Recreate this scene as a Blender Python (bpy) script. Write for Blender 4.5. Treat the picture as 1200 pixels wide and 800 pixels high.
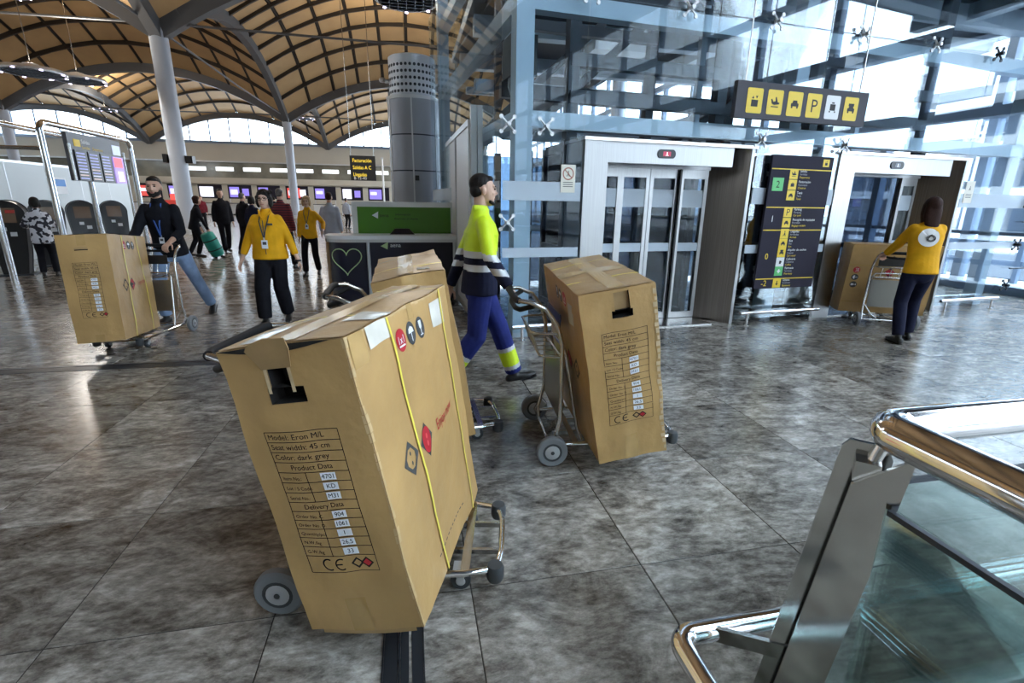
import bpy, math, random
from mathutils import Vector, Matrix, noise

for o in list(bpy.data.objects):
    bpy.data.objects.remove(o)
scene = bpy.context.scene
COL = scene.collection
PI = math.pi
R = math.radians
V = Vector
random.seed(7)

# ------------------------------------------------------------------ camera
CAM_H = 1.52
FPX = 573.745
PIT, ROL, YAW = R(15.731), R(0.8254), R(11.8316)
fw = V((math.sin(YAW) * math.cos(PIT), math.cos(YAW) * math.cos(PIT), -math.sin(PIT)))
rt = V((math.cos(YAW), -math.sin(YAW), 0))
up = rt.cross(fw)
rt2 = rt * math.cos(ROL) + up * math.sin(ROL)
up2 = -rt * math.sin(ROL) + up * math.cos(ROL)
cam_data = bpy.data.cameras.new('camera')
cam_data.sensor_width = 36.0
cam_data.lens = FPX / 1200.0 * 36.0
cam_data.clip_start = 0.05
cam_data.clip_end = 400
cam = bpy.data.objects.new('camera', cam_data)
COL.objects.link(cam)
M3 = Matrix((rt2, up2, -fw)).transposed()
cam.matrix_world = Matrix.Translation((0, 0, CAM_H)) @ M3.to_4x4()
scene.camera = cam

# ------------------------------------------------------------------ sky, exposure
world = bpy.data.worlds.new('overcast_sky')
scene.world = world
world.use_nodes = True
bg = world.node_tree.nodes['Background']
bg.inputs[0].default_value = (0.75, 0.875, 1.0, 1)
bg.inputs[1].default_value = 9.0
scene.view_settings.view_transform = 'Standard'
scene.view_settings.look = 'None'
scene.view_settings.gamma = 1
scene.view_settings.exposure = 0.17
scene.view_settings.use_curve_mapping = False


# ------------------------------------------------------------------ helpers
def at(x, y, z=0.0):
    d = rt2 * (x - 600) - up2 * (y - 400) + fw * FPX
    return V((0, 0, CAM_H)) + d * ((z - CAM_H) / d.z)


def aty(x, y, Y):
    d = rt2 * (x - 600) - up2 * (y - 400) + fw * FPX
    return V((0, 0, CAM_H)) + d * (Y / d.y)


def lerp(a, b, t):
    return a + (b - a) * t


class MB:
    """collects geometry for ONE mesh object"""

    def __init__(self):
        self.v, self.f, self.m = [], [], []

    def add(self, vs, fs, m=0):
        k = len(self.v)
        self.v += [V(p) for p in vs]
        self.f += [tuple(i + k for i in q) for q in fs]
        self.m += [m] * len(fs)
        return self

    def hexa(self, c, m=0):
        """8 corners: bottom 4 ccw, top 4 ccw"""
        return self.add(c, [(3, 2, 1, 0), (4, 5, 6, 7), (0, 1, 5, 4), (1, 2, 6, 5), (2, 3, 7, 6), (3, 0, 4, 7)], m)

    def box(self, x0, x1, y0, y1, z0, z1, m=0):
        return self.hexa([(x0, y0, z0), (x1, y0, z0), (x1, y1, z0), (x0, y1, z0),
                          (x0, y0, z1), (x1, y0, z1), (x1, y1, z1), (x0, y1, z1)], m)

    def bar(self, a, b, w, h, side=(0, 0, 1), m=0):
        """rectangular bar from a to b; w along t x side, h along side"""
        a, b = V(a), V(b)
        t = (b - a).normalized()
        s = V(side)
        s = (s - t * s.dot(t)).normalized()
        c = t.cross(s)
        q = []
        for p in (a, b):
            q += [p - c * w / 2 - s * h / 2, p + c * w / 2 - s * h / 2, p + c * w / 2 + s * h / 2, p - c * w / 2 + s * h / 2]
        return self.add(q, [(3, 2, 1, 0), (4, 5, 6, 7), (0, 1, 5, 4), (1, 2, 6, 5), (2, 3, 7, 6), (3, 0, 4, 7)], m)

    def tube(self, pts, r, n=8, closed=False, m=0):
        pts = [V(p) for p in pts]
        N = len(pts)
        rr = r if isinstance(r, (list, tuple)) else [r] * N
        vs, fs = [], []
        prev = None
        for i, p in enumerate(pts):
            if closed:
                t = pts[(i + 1) % N] - pts[i - 1]
            else:
                t = pts[min(i + 1, N - 1)] - pts[max(i - 1, 0)]
            t.normalize()
            if prev is None:
                s = V((0, 0, 1)) if abs(t.z) < .9 else V((1, 0, 0))
            else:
                s = prev
            s = (s - t * s.dot(t)).normalized()
            prev = s
            c = t.cross(s)
            for k in range(n):
                a = 2 * PI * k / n
                vs.append(p + (s * math.cos(a) + c * math.sin(a)) * rr[i])
        for i in range(N if closed else N - 1):
            j = (i + 1) % N
            for k in range(n):
                l = (k + 1) % n
                fs.append((i * n + k, i * n + l, j * n + l, j * n + k))
        if not closed:
            fs.append(tuple(range(n - 1, -1, -1)))
            fs.append(tuple(range((N - 1) * n, N * n)))
        return self.add(vs, fs, m)

    def lathe(self, prof, n=16, M=None, m=0):
        """profile (r,z) about z, transformed by M"""
        M = M or Matrix()
        vs, fs = [], []
        for r_, z_ in prof:
            for k in range(n):
                a = 2 * PI * k / n
                vs.append(M @ V((r_ * math.cos(a), r_ * math.sin(a), z_)))
        for i in range(len(prof) - 1):
            for k in range(n):
                l = (k + 1) % n
                fs.append((i * n + k, i * n + l, (i + 1) * n + l, (i + 1) * n + k))
        fs.append(tuple(range(n - 1, -1, -1)))
        fs.append(tuple(range((len(prof) - 1) * n, len(prof) * n)))
        return self.add(vs, fs, m)

    def prism(self, poly, h, M=None, m=0):
        """polygon in xy, extruded 0..h in z, transformed by M"""
        M = M or Matrix()
        n = len(poly)
        vs = [M @ V((p[0], p[1], 0)) for p in poly] + [M @ V((p[0], p[1], h)) for p in poly]
        fs = [tuple(range(n - 1, -1, -1)), tuple(range(n, 2 * n))]
        fs += [(i, (i + 1) % n, n + (i + 1) % n, n + i) for i in range(n)]
        return self.add(vs, fs, m)

    def sphere(self, c, r, n=10, m=0):
        r = r if isinstance(r, (tuple, list)) else (r, r, r)
        pr = [(math.sin(PI * i / n) + 1e-4, -math.cos(PI * i / n)) for i in range(n + 1)]
        M = Matrix.Translation(c) @ Matrix.Diagonal((r[0], r[1], r[2], 1))
        return self.lathe(pr, max(8, n), M, m)

    def sweep(self, pts, ab, side=(1, 0, 0), n=14, m=0, cap0=9.0, cap1=9.0):
        """closed rounded blob along pts with elliptical sections"""
        pts = [V(p) for p in pts]
        N = len(pts)
        side = V(side)
        rings = []
        for i, p in enumerate(pts):
            t = (pts[min(i + 1, N - 1)] - pts[max(i - 1, 0)]).normalized()
            s = side - t * side.dot(t)
            if s.length < .1:
                s = V((0, 1, 0)) - t * t.y
            s.normalize()
            c = t.cross(s)
            a, b = ab[i] if isinstance(ab[i], (tuple, list)) else (ab[i], ab[i])
            if i == 0:
                rr = min(a, b, cap0)
                for q, w in ((1.0, .02), (.85, .53), (.5, .87)):
                    rings.append((p - t * rr * q, s, c, a * w, b * w))
            rings.append((p, s, c, a, b))
            if i == N - 1:
                rr = min(a, b, cap1)
                for q, w in ((.5, .87), (.85, .53), (1.0, .02)):
                    rings.append((p + t * rr * q, s, c, a * w, b * w))
        vs, fs = [], []
        for p, s, c, a, b in rings:
            for k in range(n):
                g = 2 * PI * k / n
                vs.append(p + s * (a * math.cos(g)) + c * (b * math.sin(g)))
        for i in range(len(rings) - 1):
            for k in range(n):
                l = (k + 1) % n
                fs.append((i * n + k, i * n + l, (i + 1) * n + l, (i + 1) * n + k))
        fs.append(tuple(range(n - 1, -1, -1)))
        fs.append(tuple(range((len(rings) - 1) * n, len(rings) * n)))
        return self.add(vs, fs, m)

    def mesh(self, name, mats, smooth=None):
        me = bpy.data.meshes.new(name)
        me.from_pydata([tuple(p) for p in self.v], [], self.f)
        mats = mats if isinstance(mats, (list, tuple)) else [mats]
        for q in mats:
            me.materials.append(q)
        if len(mats) > 1:
            me.polygons.foreach_set('material_index', self.m)
        me.update()
        if smooth is not None:
            me.shade_smooth()
            me.set_sharp_from_angle(angle=R(smooth))
        return me

    def build(self, name, mats, parent=None, smooth=None):
        return put(name, self.mesh(name, mats, smooth), parent)


def put(name, me, parent=None, M=None):
    o = bpy.data.objects.new(name, me)
    COL.objects.link(o)
    if parent:
        o.parent = parent
    if M is not None:
        o.matrix_local = M
    return o


def tag(o, label=None, cat=None, group=None, kind=None):
    if label:
        o['label'] = label
    if cat:
        o['category'] = cat
    if group:
        o['group'] = group
    if kind:
        o['kind'] = kind
    return o


def empty(name, loc=(0, 0, 0), rz=0.0):
    o = bpy.data.objects.new(name, None)
    COL.objects.link(o)
    o.location = loc
    o.rotation_euler = (0, 0, rz)
    o.empty_display_size = .1
    return o


def thing(name, label, cat, loc=(0, 0, 0), rz=0.0, group=None):
    return tag(empty(name, loc, rz), label, cat, group)


def copy_tree(o, parent=None):
    c = o.copy()
    COL.objects.link(c)
    c.parent = parent
    for ch in list(o.children):
        copy_tree(ch, c)
    return c


_txt = {}


def text_geo(s, align='LEFT'):
    """flat letters, unit size, in xy"""
    k = (s, align)
    if k not in _txt:
        cu = bpy.data.curves.new('lettering', 'FONT')
        cu.body = s
        cu.size = 1.0
        cu.align_x = align
        cu.resolution_u = 3
        ob = bpy.data.objects.new('lettering', cu)
        COL.objects.link(ob)
        bpy.context.view_layer.update()
        dg = bpy.context.evaluated_depsgraph_get()
        me = bpy.data.meshes.new_from_object(ob.evaluated_get(dg))
        _txt[k] = ([v.co.copy() for v in me.vertices], [tuple(p.vertices) for p in me.polygons])
        bpy.data.objects.remove(ob)
        bpy.data.curves.remove(cu)
        bpy.data.meshes.remove(me)
    return _txt[k]


def add_text(mb, s, size, f, align='LEFT', m=0, sx=1.0):
    """f maps (x,y) in metres to a point"""
    vs, fs = text_geo(s, align)
    mb.add([f(p.x * size * sx, p.y * size) for p in vs], fs, m)


def remesh(mb, voxel, smooth=3, mats=None, classify=None, name='body'):
    me = mb.mesh(name, [])
    ob = bpy.data.objects.new('tmp', me)
    COL.objects.link(ob)
    md = ob.modifiers.new('r', 'REMESH')
    md.mode = 'VOXEL'
    md.voxel_size = voxel
    ms = ob.modifiers.new('s', 'SMOOTH')
    ms.factor = .5
    ms.iterations = smooth
    bpy.context.view_layer.update()
    dg = bpy.context.evaluated_depsgraph_get()
    out = bpy.data.meshes.new_from_object(ob.evaluated_get(dg))
    out.name = name
    bpy.data.objects.remove(ob)
    bpy.data.meshes.remove(me)
    mats = mats if isinstance(mats, (list, tuple)) else [mats]
    out.materials.clear()
    for q in mats:
        out.materials.append(q)
    if classify:
        for p in out.polygons:
            p.material_index = classify(p.center)
    else:
        out.polygons.foreach_set('material_index', [0] * len(out.polygons))
    out.shade_smooth()
    return out


# ------------------------------------------------------------------ materials
def mat(name, col, rough=.5, metal=0.0, noise_amt=0.0, scale=8.0, bump=0.0, bscale=40.0, emit=None, estr=1.0, spec=None,
        coat=0.0, stretch=(1, 1, 1)):
    m = bpy.data.materials.new(name)
    m.use_nodes = True
    nt = m.node_tree
    b = nt.nodes['Principled BSDF']
    b.inputs['Base Color'].default_value = (*col, 1)
    b.inputs['Roughness'].default_value = rough
    b.inputs['Metallic'].default_value = metal
    if spec is not None:
        b.inputs['Specular IOR Level'].default_value = spec
    if coat:
        b.inputs['Coat Weight'].default_value = coat
    if emit:
        b.inputs['Emission Color'].default_value = (*emit, 1)
        b.inputs['Emission Strength'].default_value = estr
    if noise_amt or bump:
        tc = nt.nodes.new('ShaderNodeTexCoord')
        mp = nt.nodes.new('ShaderNodeMapping')
        mp.inputs['Scale'].default_value = stretch
        nt.links.new(tc.outputs['Object'], mp.inputs[0])
    if noise_amt:
        nz = nt.nodes.new('ShaderNodeTexNoise')
        nz.inputs['Scale'].default_value = scale
        nz.inputs['Detail'].default_value = 5
        nt.links.new(mp.outputs[0], nz.inputs['Vector'])
        cr = nt.nodes.new('ShaderNodeValToRGB')
        cr.color_ramp.elements[0].position = .3
        cr.color_ramp.elements[1].position = .7
        cr.color_ramp.elements[0].color = (*[c * (1 - noise_amt) for c in col], 1)
        cr.color_ramp.elements[1].color = (*[min(1, c * (1 + noise_amt)) for c in col], 1)
        nt.links.new(nz.outputs[0], cr.inputs[0])
        nt.links.new(cr.outputs[0], b.inputs['Base Color'])
    if bump:
        n2 = nt.nodes.new('ShaderNodeTexNoise')
        n2.inputs['Scale'].default_value = bscale
        n2.inputs['Detail'].default_value = 4
        nt.links.new(mp.outputs[0], n2.inputs['Vector'])
        bp = nt.nodes.new('ShaderNodeBump')
        bp.inputs['Strength'].default_value = bump
        bp.inputs['Distance'].default_value = .02
        nt.links.new(n2.outputs[0], bp.inputs['Height'])
        nt.links.new(bp.outputs[0], b.inputs['Normal'])
    return m


def glass_mat(name, tint=(.9, .96, .97), refl=.5, rough=.02, base=.03):
    """thin clear pane: tinted see-through plus angle-dependent mirror"""
    m = bpy.data.materials.new(name)
    m.use_nodes = True
    nt = m.node_tree
    nt.nodes.remove(nt.nodes['Principled BSDF'])
    out = nt.nodes['Material Output']
    tr = nt.nodes.new('ShaderNodeBsdfTransparent')
    tr.inputs[0].default_value = (*tint, 1)
    gl = nt.nodes.new('ShaderNodeBsdfGlossy')
    gl.inputs['Roughness'].default_value = rough
    gl.inputs[0].default_value = (1, 1, 1, 1)
    fr = nt.nodes.new('ShaderNodeFresnel')
    fr.inputs[0].default_value = 1.5
    mth = nt.nodes.new('ShaderNodeMath')
    mth.operation = 'MULTIPLY_ADD'
    mth.inputs[1].default_value = refl
    mth.inputs[2].default_value = base
    nt.links.new(fr.outputs[0], mth.inputs[0])
    mx = nt.nodes.new('ShaderNodeMixShader')
    nt.links.new(mth.outputs[0], mx.inputs[0])
    nt.links.new(tr.outputs[0], mx.inputs[1])
    nt.links.new(gl.outputs[0], mx.inputs[2])
    nt.links.new(mx.outputs[0], out.inputs[0])
    return m


def frost_mat(name, col=(.75, .82, .88), op=.6):
    m = bpy.data.materials.new(name)
    m.use_nodes = True
    nt = m.node_tree
    b = nt.nodes['Principled BSDF']
    b.inputs['Base Color'].default_value = (*col, 1)
    b.inputs['Roughness'].default_value = .5
    out = nt.nodes['Material Output']
    tr = nt.nodes.new('ShaderNodeBsdfTransparent')
    mx = nt.nodes.new('ShaderNodeMixShader')
    mx.inputs[0].default_value = op
    nt.links.new(tr.outputs[0], mx.inputs[1])
    nt.links.new(b.outputs[0], mx.inputs[2])
    nt.links.new(mx.outputs[0], out.inputs[0])
    return m


TX, TY = 0.7505, 0.79           # stone tile module
TX0, TY0 = 0.94, 1.653          # one joint crossing


def stone_mat(name, joints=False):
    m = bpy.data.materials.new(name)
    m.use_nodes = True
    nt = m.node_tree
    b = nt.nodes['Principled BSDF']
    L = nt.links.new
    geo = nt.nodes.new('ShaderNodeNewGeometry')
    oi = nt.nodes.new('ShaderNodeObjectInfo')
    off = nt.nodes.new('ShaderNodeVectorMath')
    off.operation = 'SCALE'
    off.inputs[0].default_value = (37, 53, 11)
    L(oi.outputs['Random'], off.inputs['Scale'])
    ad = nt.nodes.new('ShaderNodeVectorMath')
    ad.operation = 'ADD'
    L(geo.outputs['Position'], ad.inputs[0])
    L(off.outputs[0], ad.inputs[1])
    mp = nt.nodes.new('ShaderNodeMapping')
    mp.inputs['Rotation'].default_value = (0, 0, .6)
    mp.inputs['Scale'].default_value = (1.0, 1.9, 1)
    L(ad.outputs[0], mp.inputs[0])
    n1 = nt.nodes.new('ShaderNodeTexNoise')
    n1.inputs['Scale'].default_value = 3.0
    n1.inputs['Detail'].default_value = 9
    n1.inputs['Roughness'].default_value = .72
    n1.inputs['Distortion'].default_value = .7
    L(mp.outputs[0], n1.inputs['Vector'])
    n2 = nt.nodes.new('ShaderNodeTexNoise')
    n2.inputs['Scale'].default_value = 15
    n2.inputs['Detail'].default_value = 6
    n2.inputs['Roughness'].default_value = .7
    L(mp.outputs[0], n2.inputs['Vector'])
    mixv = nt.nodes.new('ShaderNodeMix')
    mixv.data_type = 'FLOAT'
    mixv.inputs[0].default_value = .42
    L(n1.outputs[0], mixv.inputs[2])
    L(n2.outputs[0], mixv.inputs[3])
    cr = nt.nodes.new('ShaderNodeValToRGB')
    e = cr.color_ramp.elements
    e[0].position = .36
    e[0].color = (.028, .024, .020, 1)
    e[1].position = .64
    e[1].color = (.52, .485, .44, 1)
    k = e.new(.46)
    k.color = (.145, .130, .113, 1)
    k = e.new(.54)
    k.color = (.285, .262, .233, 1)
    L(mixv.outputs[0], cr.inputs[0])
    # every slab a little lighter or darker
    mr = nt.nodes.new('ShaderNodeMapRange')
    mr.inputs[3].default_value = .75
    mr.inputs[4].default_value = 1.2
    L(oi.outputs['Random'], mr.inputs[0])
    sc = nt.nodes.new('ShaderNodeVectorMath')
    sc.operation = 'SCALE'
    L(cr.outputs[0], sc.inputs[0])
    L(mr.outputs[0], sc.inputs['Scale'])
    col = sc.outputs[0]
    if joints:
        sep = nt.nodes.new('ShaderNodeSeparateXYZ')
        L(geo.outputs['Position'], sep.inputs[0])
        masks = []
        for ax, p0, w in ((0, TX0, TX), (1, TY0, TY)):
            a = nt.nodes.new('ShaderNodeMath')
            a.operation = 'SUBTRACT'
            L(sep.outputs[ax], a.inputs[0])
            a.inputs[1].default_value = p0
            p = nt.nodes.new('ShaderNodeMath')
            p.operation = 'PINGPONG'
            L(a.outputs[0], p.inputs[0])
            p.inputs[1].default_value = w / 2
            g = nt.nodes.new('ShaderNodeMath')
            g.operation = 'LESS_THAN'
            L(p.outputs[0], g.inputs[0])
            g.inputs[1].default_value = .004
            masks.append(g)
        mx = nt.nodes.new('ShaderNodeMath')
        mx.operation = 'MAXIMUM'
        L(masks[0].outputs[0], mx.inputs[0])
        L(masks[1].outputs[0], mx.inputs[1])
        mc = nt.nodes.new('ShaderNodeMix')
        mc.data_type = 'RGBA'
        L(mx.outputs[0], mc.inputs[0])
        L(col, mc.inputs[6])
        mc.inputs[7].default_value = (.03, .027, .025, 1)
        col = mc.outputs[2]
    L(col, b.inputs['Base Color'])
    rr = nt.nodes.new('ShaderNodeMapRange')
    rr.inputs[3].default_value = .10
    rr.inputs[4].default_value = .30
    L(n2.outputs[0], rr.inputs[0])
    L(rr.outputs[0], b.inputs['Roughness'])
    b.inputs['Specular IOR Level'].default_value = .5
    return m


def card_mat(name, col):
    m = mat(name, col, .42, 0, .15, 3.0, .35, 9, spec=.5)
    return m


MT = dict(
    stone=stone_mat('polished_stone'),
    stone_far=stone_mat('polished_stone_far', True),
    grout=mat('grout', (.03, .027, .025), .9),
    strip=mat('joint_strip', (.05, .055, .065), .35, .6),
    card=card_mat('cardboard', (.475, .29, .112)),
    card2=card_mat('cardboard_lid', (.40, .25, .11)),
    opening_shade=mat('shaded_opening', (.012, .010, .009), .9),  # near-black puts the shade inside openings into the colour
    cardedge=mat('cardboard_edge', (.60, .45, .27), .8, 0, .2, 20),
    tape=mat('parcel_tape', (.50, .32, .13), .22, 0, .1, 9),
    tape_w=mat('clear_tape', (.72, .68, .60), .12, 0, .1, 9),
    strap=mat('yellow_strap', (.82, .66, .10), .35),
    ink=mat('black_print', (.018, .014, .012), .6),
    ink_grey=mat('grey_print', (.06, .06, .06), .6),
    ink_red=mat('red_print', (.48, .02, .03), .5),
    sticker=mat('white_sticker', (.78, .80, .84), .45),
    chrome=mat('chrome', (.80, .80, .82), .10, 1.0),
    steel=mat('tube_steel', (.58, .57, .55), .24, 1.0),
    brushed=mat('brushed_steel', (.37, .368, .366), .34, 1.0, .07, 3, 0, 1, stretch=(40, 40, .6)),
    rubber=mat('black_rubber', (.012, .012, .013), .6, spec=.2),
    tyre=mat('grey_tyre', (.20, .21, .225), .6),
    tyre_d=mat('dark_tyre', (.045, .05, .055), .55),
    hub=mat('wheel_hub', (.55, .56, .58), .35, .5),
    plate=mat('trolley_plate', (.34, .34, .32), .30, .9),
    white=mat('white_paint', (.78, .79, .80), .35),
    beige=mat('beige_wall', (.56, .52, .44), .6, 0, .05, .4),
    wallwhite=mat('white_partition', (.42, .46, .47), .28, 0, .05, .5),
    tan=mat('tan_panel', (.52, .33, .155), .55, 0, .10, .6),
    rib=mat('dark_rib', (.035, .027, .022), .5),
    arch=mat('arch_steel', (.13, .135, .145), .42, .3),
    column=mat('column_paint', (.46, .50, .57), .4),
    steelblue=mat('painted_steel', (.40, .47, .54), .38, .15),
    steeldark=mat('dark_steel', (.035, .042, .055), .45, .2),
    mullion=mat('mullion_steel', (.20, .26, .36), .4, .2),
    glass=glass_mat('clear_glass', (.90, .955, .98), .30, .015, .002),
    glass_side=glass_mat('curtain_glass', (.93, .97, 1.0), .5),
    glass_green=glass_mat('green_glass', (.80, .93, .92), .8, .01, .03),
    glass_edge=mat('glass_edge', (.30, .62, .62), .1),
    frost=frost_mat('frosted_band', (.66, .75, .84), .68),
    black=mat('black_plastic', (.012, .012, .014), .3),
    blackm=mat('black_matt', (.015, .015, .017), .7),
    darkpanel=mat('sign_panel', (.036, .033, .050), .75, spec=.15),
    signyellow=mat('sign_yellow', (.86, .60, .03), .45),
    signwhite=mat('sign_white', (.85, .85, .85), .5),
    signgreen=mat('sign_green', (.13, .55, .18), .5),
    green=mat('green_panel', (.055, .20, .008), .3),
    greenlight=mat('pale_green', (.45, .62, .30), .4),
    navy=mat('navy_panel', (.010, .011, .028), .28),
    alu=mat('aluminium', (.62, .63, .64), .32, .6),
    drum=mat('grey_metal_panel', (.40, .41, .45), .42, .15),
    drumtop=mat('perforated_metal', (.68, .70, .74), .4, .3),
    wood=mat('wood', (.40, .26, .14), .5, 0, .2, 6),
    soffit=mat('dark_soffit', (.035, .04, .055), .6),
    concrete=mat('pale_concrete', (.55, .56, .58), .8, 0, .1, .5),
    skin=mat('skin', (.56, .33, .235), .5),
    skin2=mat('skin_fair', (.62, .39, .29), .5),
    lips=mat('lips', (.42, .16, .14), .45),
    eye=mat('eye', (.02, .015, .012), .2),
    hair_black=mat('black_hair', (.012, .009, .008), .55, 0, .3, 60, .3, 120, spec=.25),
    hair_brown=mat('brown_hair', (.034, .014, .010), .65, spec=.15, metal=0.0, noise_amt=.3, scale=60, bump=.3, bscale=120, stretch=(4, 4, .5)),
    hair_blond=mat('blond_hair', (.42, .27, .13), .5, 0, .3, 60, .3, 120),
    hair_grey=mat('grey_hair', (.10, .09, .085), .5, 0, .3, 60),
    hivis=mat('hi_vis_yellow', (.66, .86, .015), .55, 0, .06, 10, .25, 14, emit=None),
    reflect=mat('reflective_tape', (.60, .62, .64), .35, .2),
    navycloth=mat('navy_cloth', (.012, .014, .035), .8, 0, .2, 9, .35, 12, spec=.15),
    bluecloth=mat('blue_work_cloth', (.022, .032, .17), .75, 0, .2, 9, .35, 12, spec=.15),
    blackcloth=mat('black_cloth', (.010, .010, .014), .8, 0, .2, 9, .3, 12, spec=.15),
    jeans=mat('light_jeans', (.22, .31, .47), .75, 0, .18, 9, .3, 14, spec=.15),
    yellowcloth=mat('mustard_cloth', (.80, .40, .012), .65, 0, .10, 7, .4, 10, spec=.15),
    maroon=mat('maroon_cloth', (.16, .02, .03), .75, 0, .25, 9, .3, 12, spec=.15),
    greycloth=mat('pale_grey_cloth', (.42, .46, .55), .7, 0, .1, 9, .3, 12, spec=.15),
    leather=mat('black_leather', (.014, .013, .013), .4),
    lanyard=mat('blue_lanyard', (.05, .13, .45), .6),
    teal=mat('teal_cloth', (.012, .26, .20), .6, 0, .15, 8, .2, 20),
    redplastic=mat('red_print_board', (.55, .05, .04), .4),
)

# ================================================================== SETTING
# ------------------------------------------------------------------ floor
fl = MB().box(-60, 11, -19, 71, -.30, -.006).build('floor', MT['grout'])
tag(fl, 'grey brown polished stone slab floor of the terminal hall', 'floor', kind='structure')
tile_me = MB()
g_, d_ = .0022, .0018
hx, hy = TX / 2 - g_, TY / 2 - g_
tile_me.add([(-hx, -hy, -.006), (hx, -hy, -.006), (hx, hy, -.006), (-hx, hy, -.006),
             (-hx, -hy, -d_), (hx, -hy, -d_), (hx, hy, -d_), (-hx, hy, -d_),
             (-hx + d_, -hy + d_, 0), (hx - d_, -hy + d_, 0), (hx - d_, hy - d_, 0), (-hx + d_, hy - d_, 0)],
            [(0, 1, 5, 4), (1, 2, 6, 5), (2, 3, 7, 6), (3, 0, 4, 7), (4, 5, 9, 8), (5, 6, 10, 9), (6, 7, 11, 10), (7, 4, 8, 11), (8, 9, 10, 11)])
tile_mesh = tile_me.mesh('tile', MT['stone'])
NX0, NX1, NY0, NY1 = -12, 12, -2, 10     # tile columns / rows built one by one
for j in range(NY0, NY1):
    for i in range(NX0, NX1):
        x, y = TX0 + (i + .5) * TX, TY0 + (j + .5) * TY
        if abs(x) > .95 * (max(y, .4)) * 1.45 + 1.6:
            continue
        put('tile', tile_mesh, fl, Matrix.Translation((x, y, 0)))
far = MB()
xa, xb = TX0 + NX0 * TX, TX0 + NX1 * TX
ya, yb = TY0 + NY0 * TY, TY0 + NY1 * TY
far.add([(-60, yb, 0), (11, yb, 0), (11, 70, 0), (-60, 70, 0)], [(0, 1, 2, 3)])
far.add([(-60, -19, 0), (11, -19, 0), (11, ya, 0), (-60, ya, 0)], [(0, 1, 2, 3)])
far.add([(xb, ya, 0), (11, ya, 0), (11, yb, 0), (xb, yb, 0)], [(0, 1, 2, 3)])
far.add([(-60, ya, 0), (xa, ya, 0), (xa, yb, 0), (-60, yb, 0)], [(0, 1, 2, 3)])
far.add([(xa, ya, -.003), (xb, ya, -.003), (xb, yb, -.003), (xa, yb, -.003)], [(0, 1, 2, 3)])
fo = far.build('distant_paving', MT['stone_far'], fl)
fo['kind'] = 'stuff'
# metal expansion joint strips let into the floor
st = MB()
for k, (x0, x1, h) in enumerate(((-.150, -.146, .006), (-.145, -.098, .003), (-.096, -.090, .007), (-.088, -.060, .003), (-.050, -.012, .003), (-.011, -.007, .006))):
    st.box(x0, x1, -.3, 4.9, .0, h)
tag(st.build('trim_1', MT['strip']), 'dark ribbed metal expansion joint strip running under the foreground carton', 'trim', kind='structure')
st = MB()
for y0, y1, h in ((4.92, 4.96, .003), (4.965, 5.04, .002), (5.045, 5.085, .003)):
    st.box(-9, -.17, y0, y1, .0, h)
tag(st.build('trim_2', MT['strip']), 'dark flush metal strip crossing the floor beside the left trolley', 'trim', kind='structure')

MT['greypanel'] = mat('grey_ceiling_panel', (.26, .28, .31), .5)
# ------------------------------------------------------------------ vaulted ceiling
XS = [-49.85, -29.75, -9.65, 10.45]
YS = [-19.8, 2.6, 25.0, 47.4, 69.8]
ZS = 8.2


def shell(bx, by, u, v):
    x = lerp(XS[bx], XS[bx + 1], u)
    y = lerp(YS[by], YS[by + 1], v)
    a, b = 2 * u - 1, 2 * v - 1
    return V((x, y, ZS + 3.3 * (1 - a * a) + 3.5 * (1 - b * b)))


ceil = MB()
NU, NV = 10, 12
UP = V((0, 0, 1))


def panel_geo(mb, bx, by, i, j):
    gu, gv = .012, .012
    u0, u1, v0, v1 = i / NU + gu / 2, (i + 1) / NU - gu / 2, j / NV + gv / 2, (j + 1) / NV - gv / 2
    q = [shell(bx, by, a, b) for a, b in ((u0, v0), (u1, v0), (u1, v1), (u0, v1))]
    mb.hexa(q + [p + UP * .05 for p in q])


# the ceiling body: roofing deck lying on the panels (light tight)
for bx in range(3):
    for by in range(4):
        n = 12
        i0 = 9 if (bx, by) == (2, 0) else 12
        vs = [shell(bx, by, i / n, j / n) + UP * .16 for j in range(n + 1) for i in range(n + 1)]
        fs = [(j * (n + 1) + i, j * (n + 1) + i + 1, (j + 1) * (n + 1) + i + 1, (j + 1) * (n + 1) + i) for j in range(n) for i in range(min(n, i0))]
        ceil.add(vs, fs)
ce = ceil.build('ceiling', MT['rib'])
tag(ce, 'tan panelled vaulted ceiling with dark ribs and steel arches', 'ceiling', kind='structure')
for bx, by in ((2, 2), (1, 2)):
    for i in range(NU):
        for j in range(NV):
            m_ = MB()
            panel_geo(m_, bx, by, i, j)
            m_.build('panel', MT['tan'], ce)
m_ = MB()
for i in range(NU):
    for j in range(NV):
        panel_geo(m_, 1, 0, i, j)
        if i < 7:
            panel_geo(m_, 2, 0, i, j)
o = m_.build('rear_bay_panels', MT['greypanel'], ce)
o['kind'] = 'stuff'
m_ = MB()
for bx, by in ((0, 0), (0, 1), (1, 1), (2, 1), (0, 2), (0, 3), (1, 3), (2, 3)):
    for i in range(NU):
        for j in range(NV):
            panel_geo(m_, bx, by, i, j)
o = m_.build('distant_panels', MT['tan'], ce)
o['kind'] = 'stuff'
for bx in range(3):
    for by in range(1, 4):
        if (bx, by) == (0, 1):
            continue
        for j in range(1, NV):
            mb = MB()
            pts = [shell(bx, by, k / 16, j / NV) - UP * .08 for k in range(17)]
            for a, b in zip(pts, pts[1:]):
                mb.bar(a, b, .16, .22)
            mb.build('rib', MT['rib'], ce)
        mb = MB()
        for i in range(1, NU):
            pts = [shell(bx, by, i / NU, k / 12) - UP * .01 for k in range(13)]
            for a, b in zip(pts, pts[1:]):
                mb.bar(a, b, .09, .08)
        mb.build('purlins', MT['rib'], ce)
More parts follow.
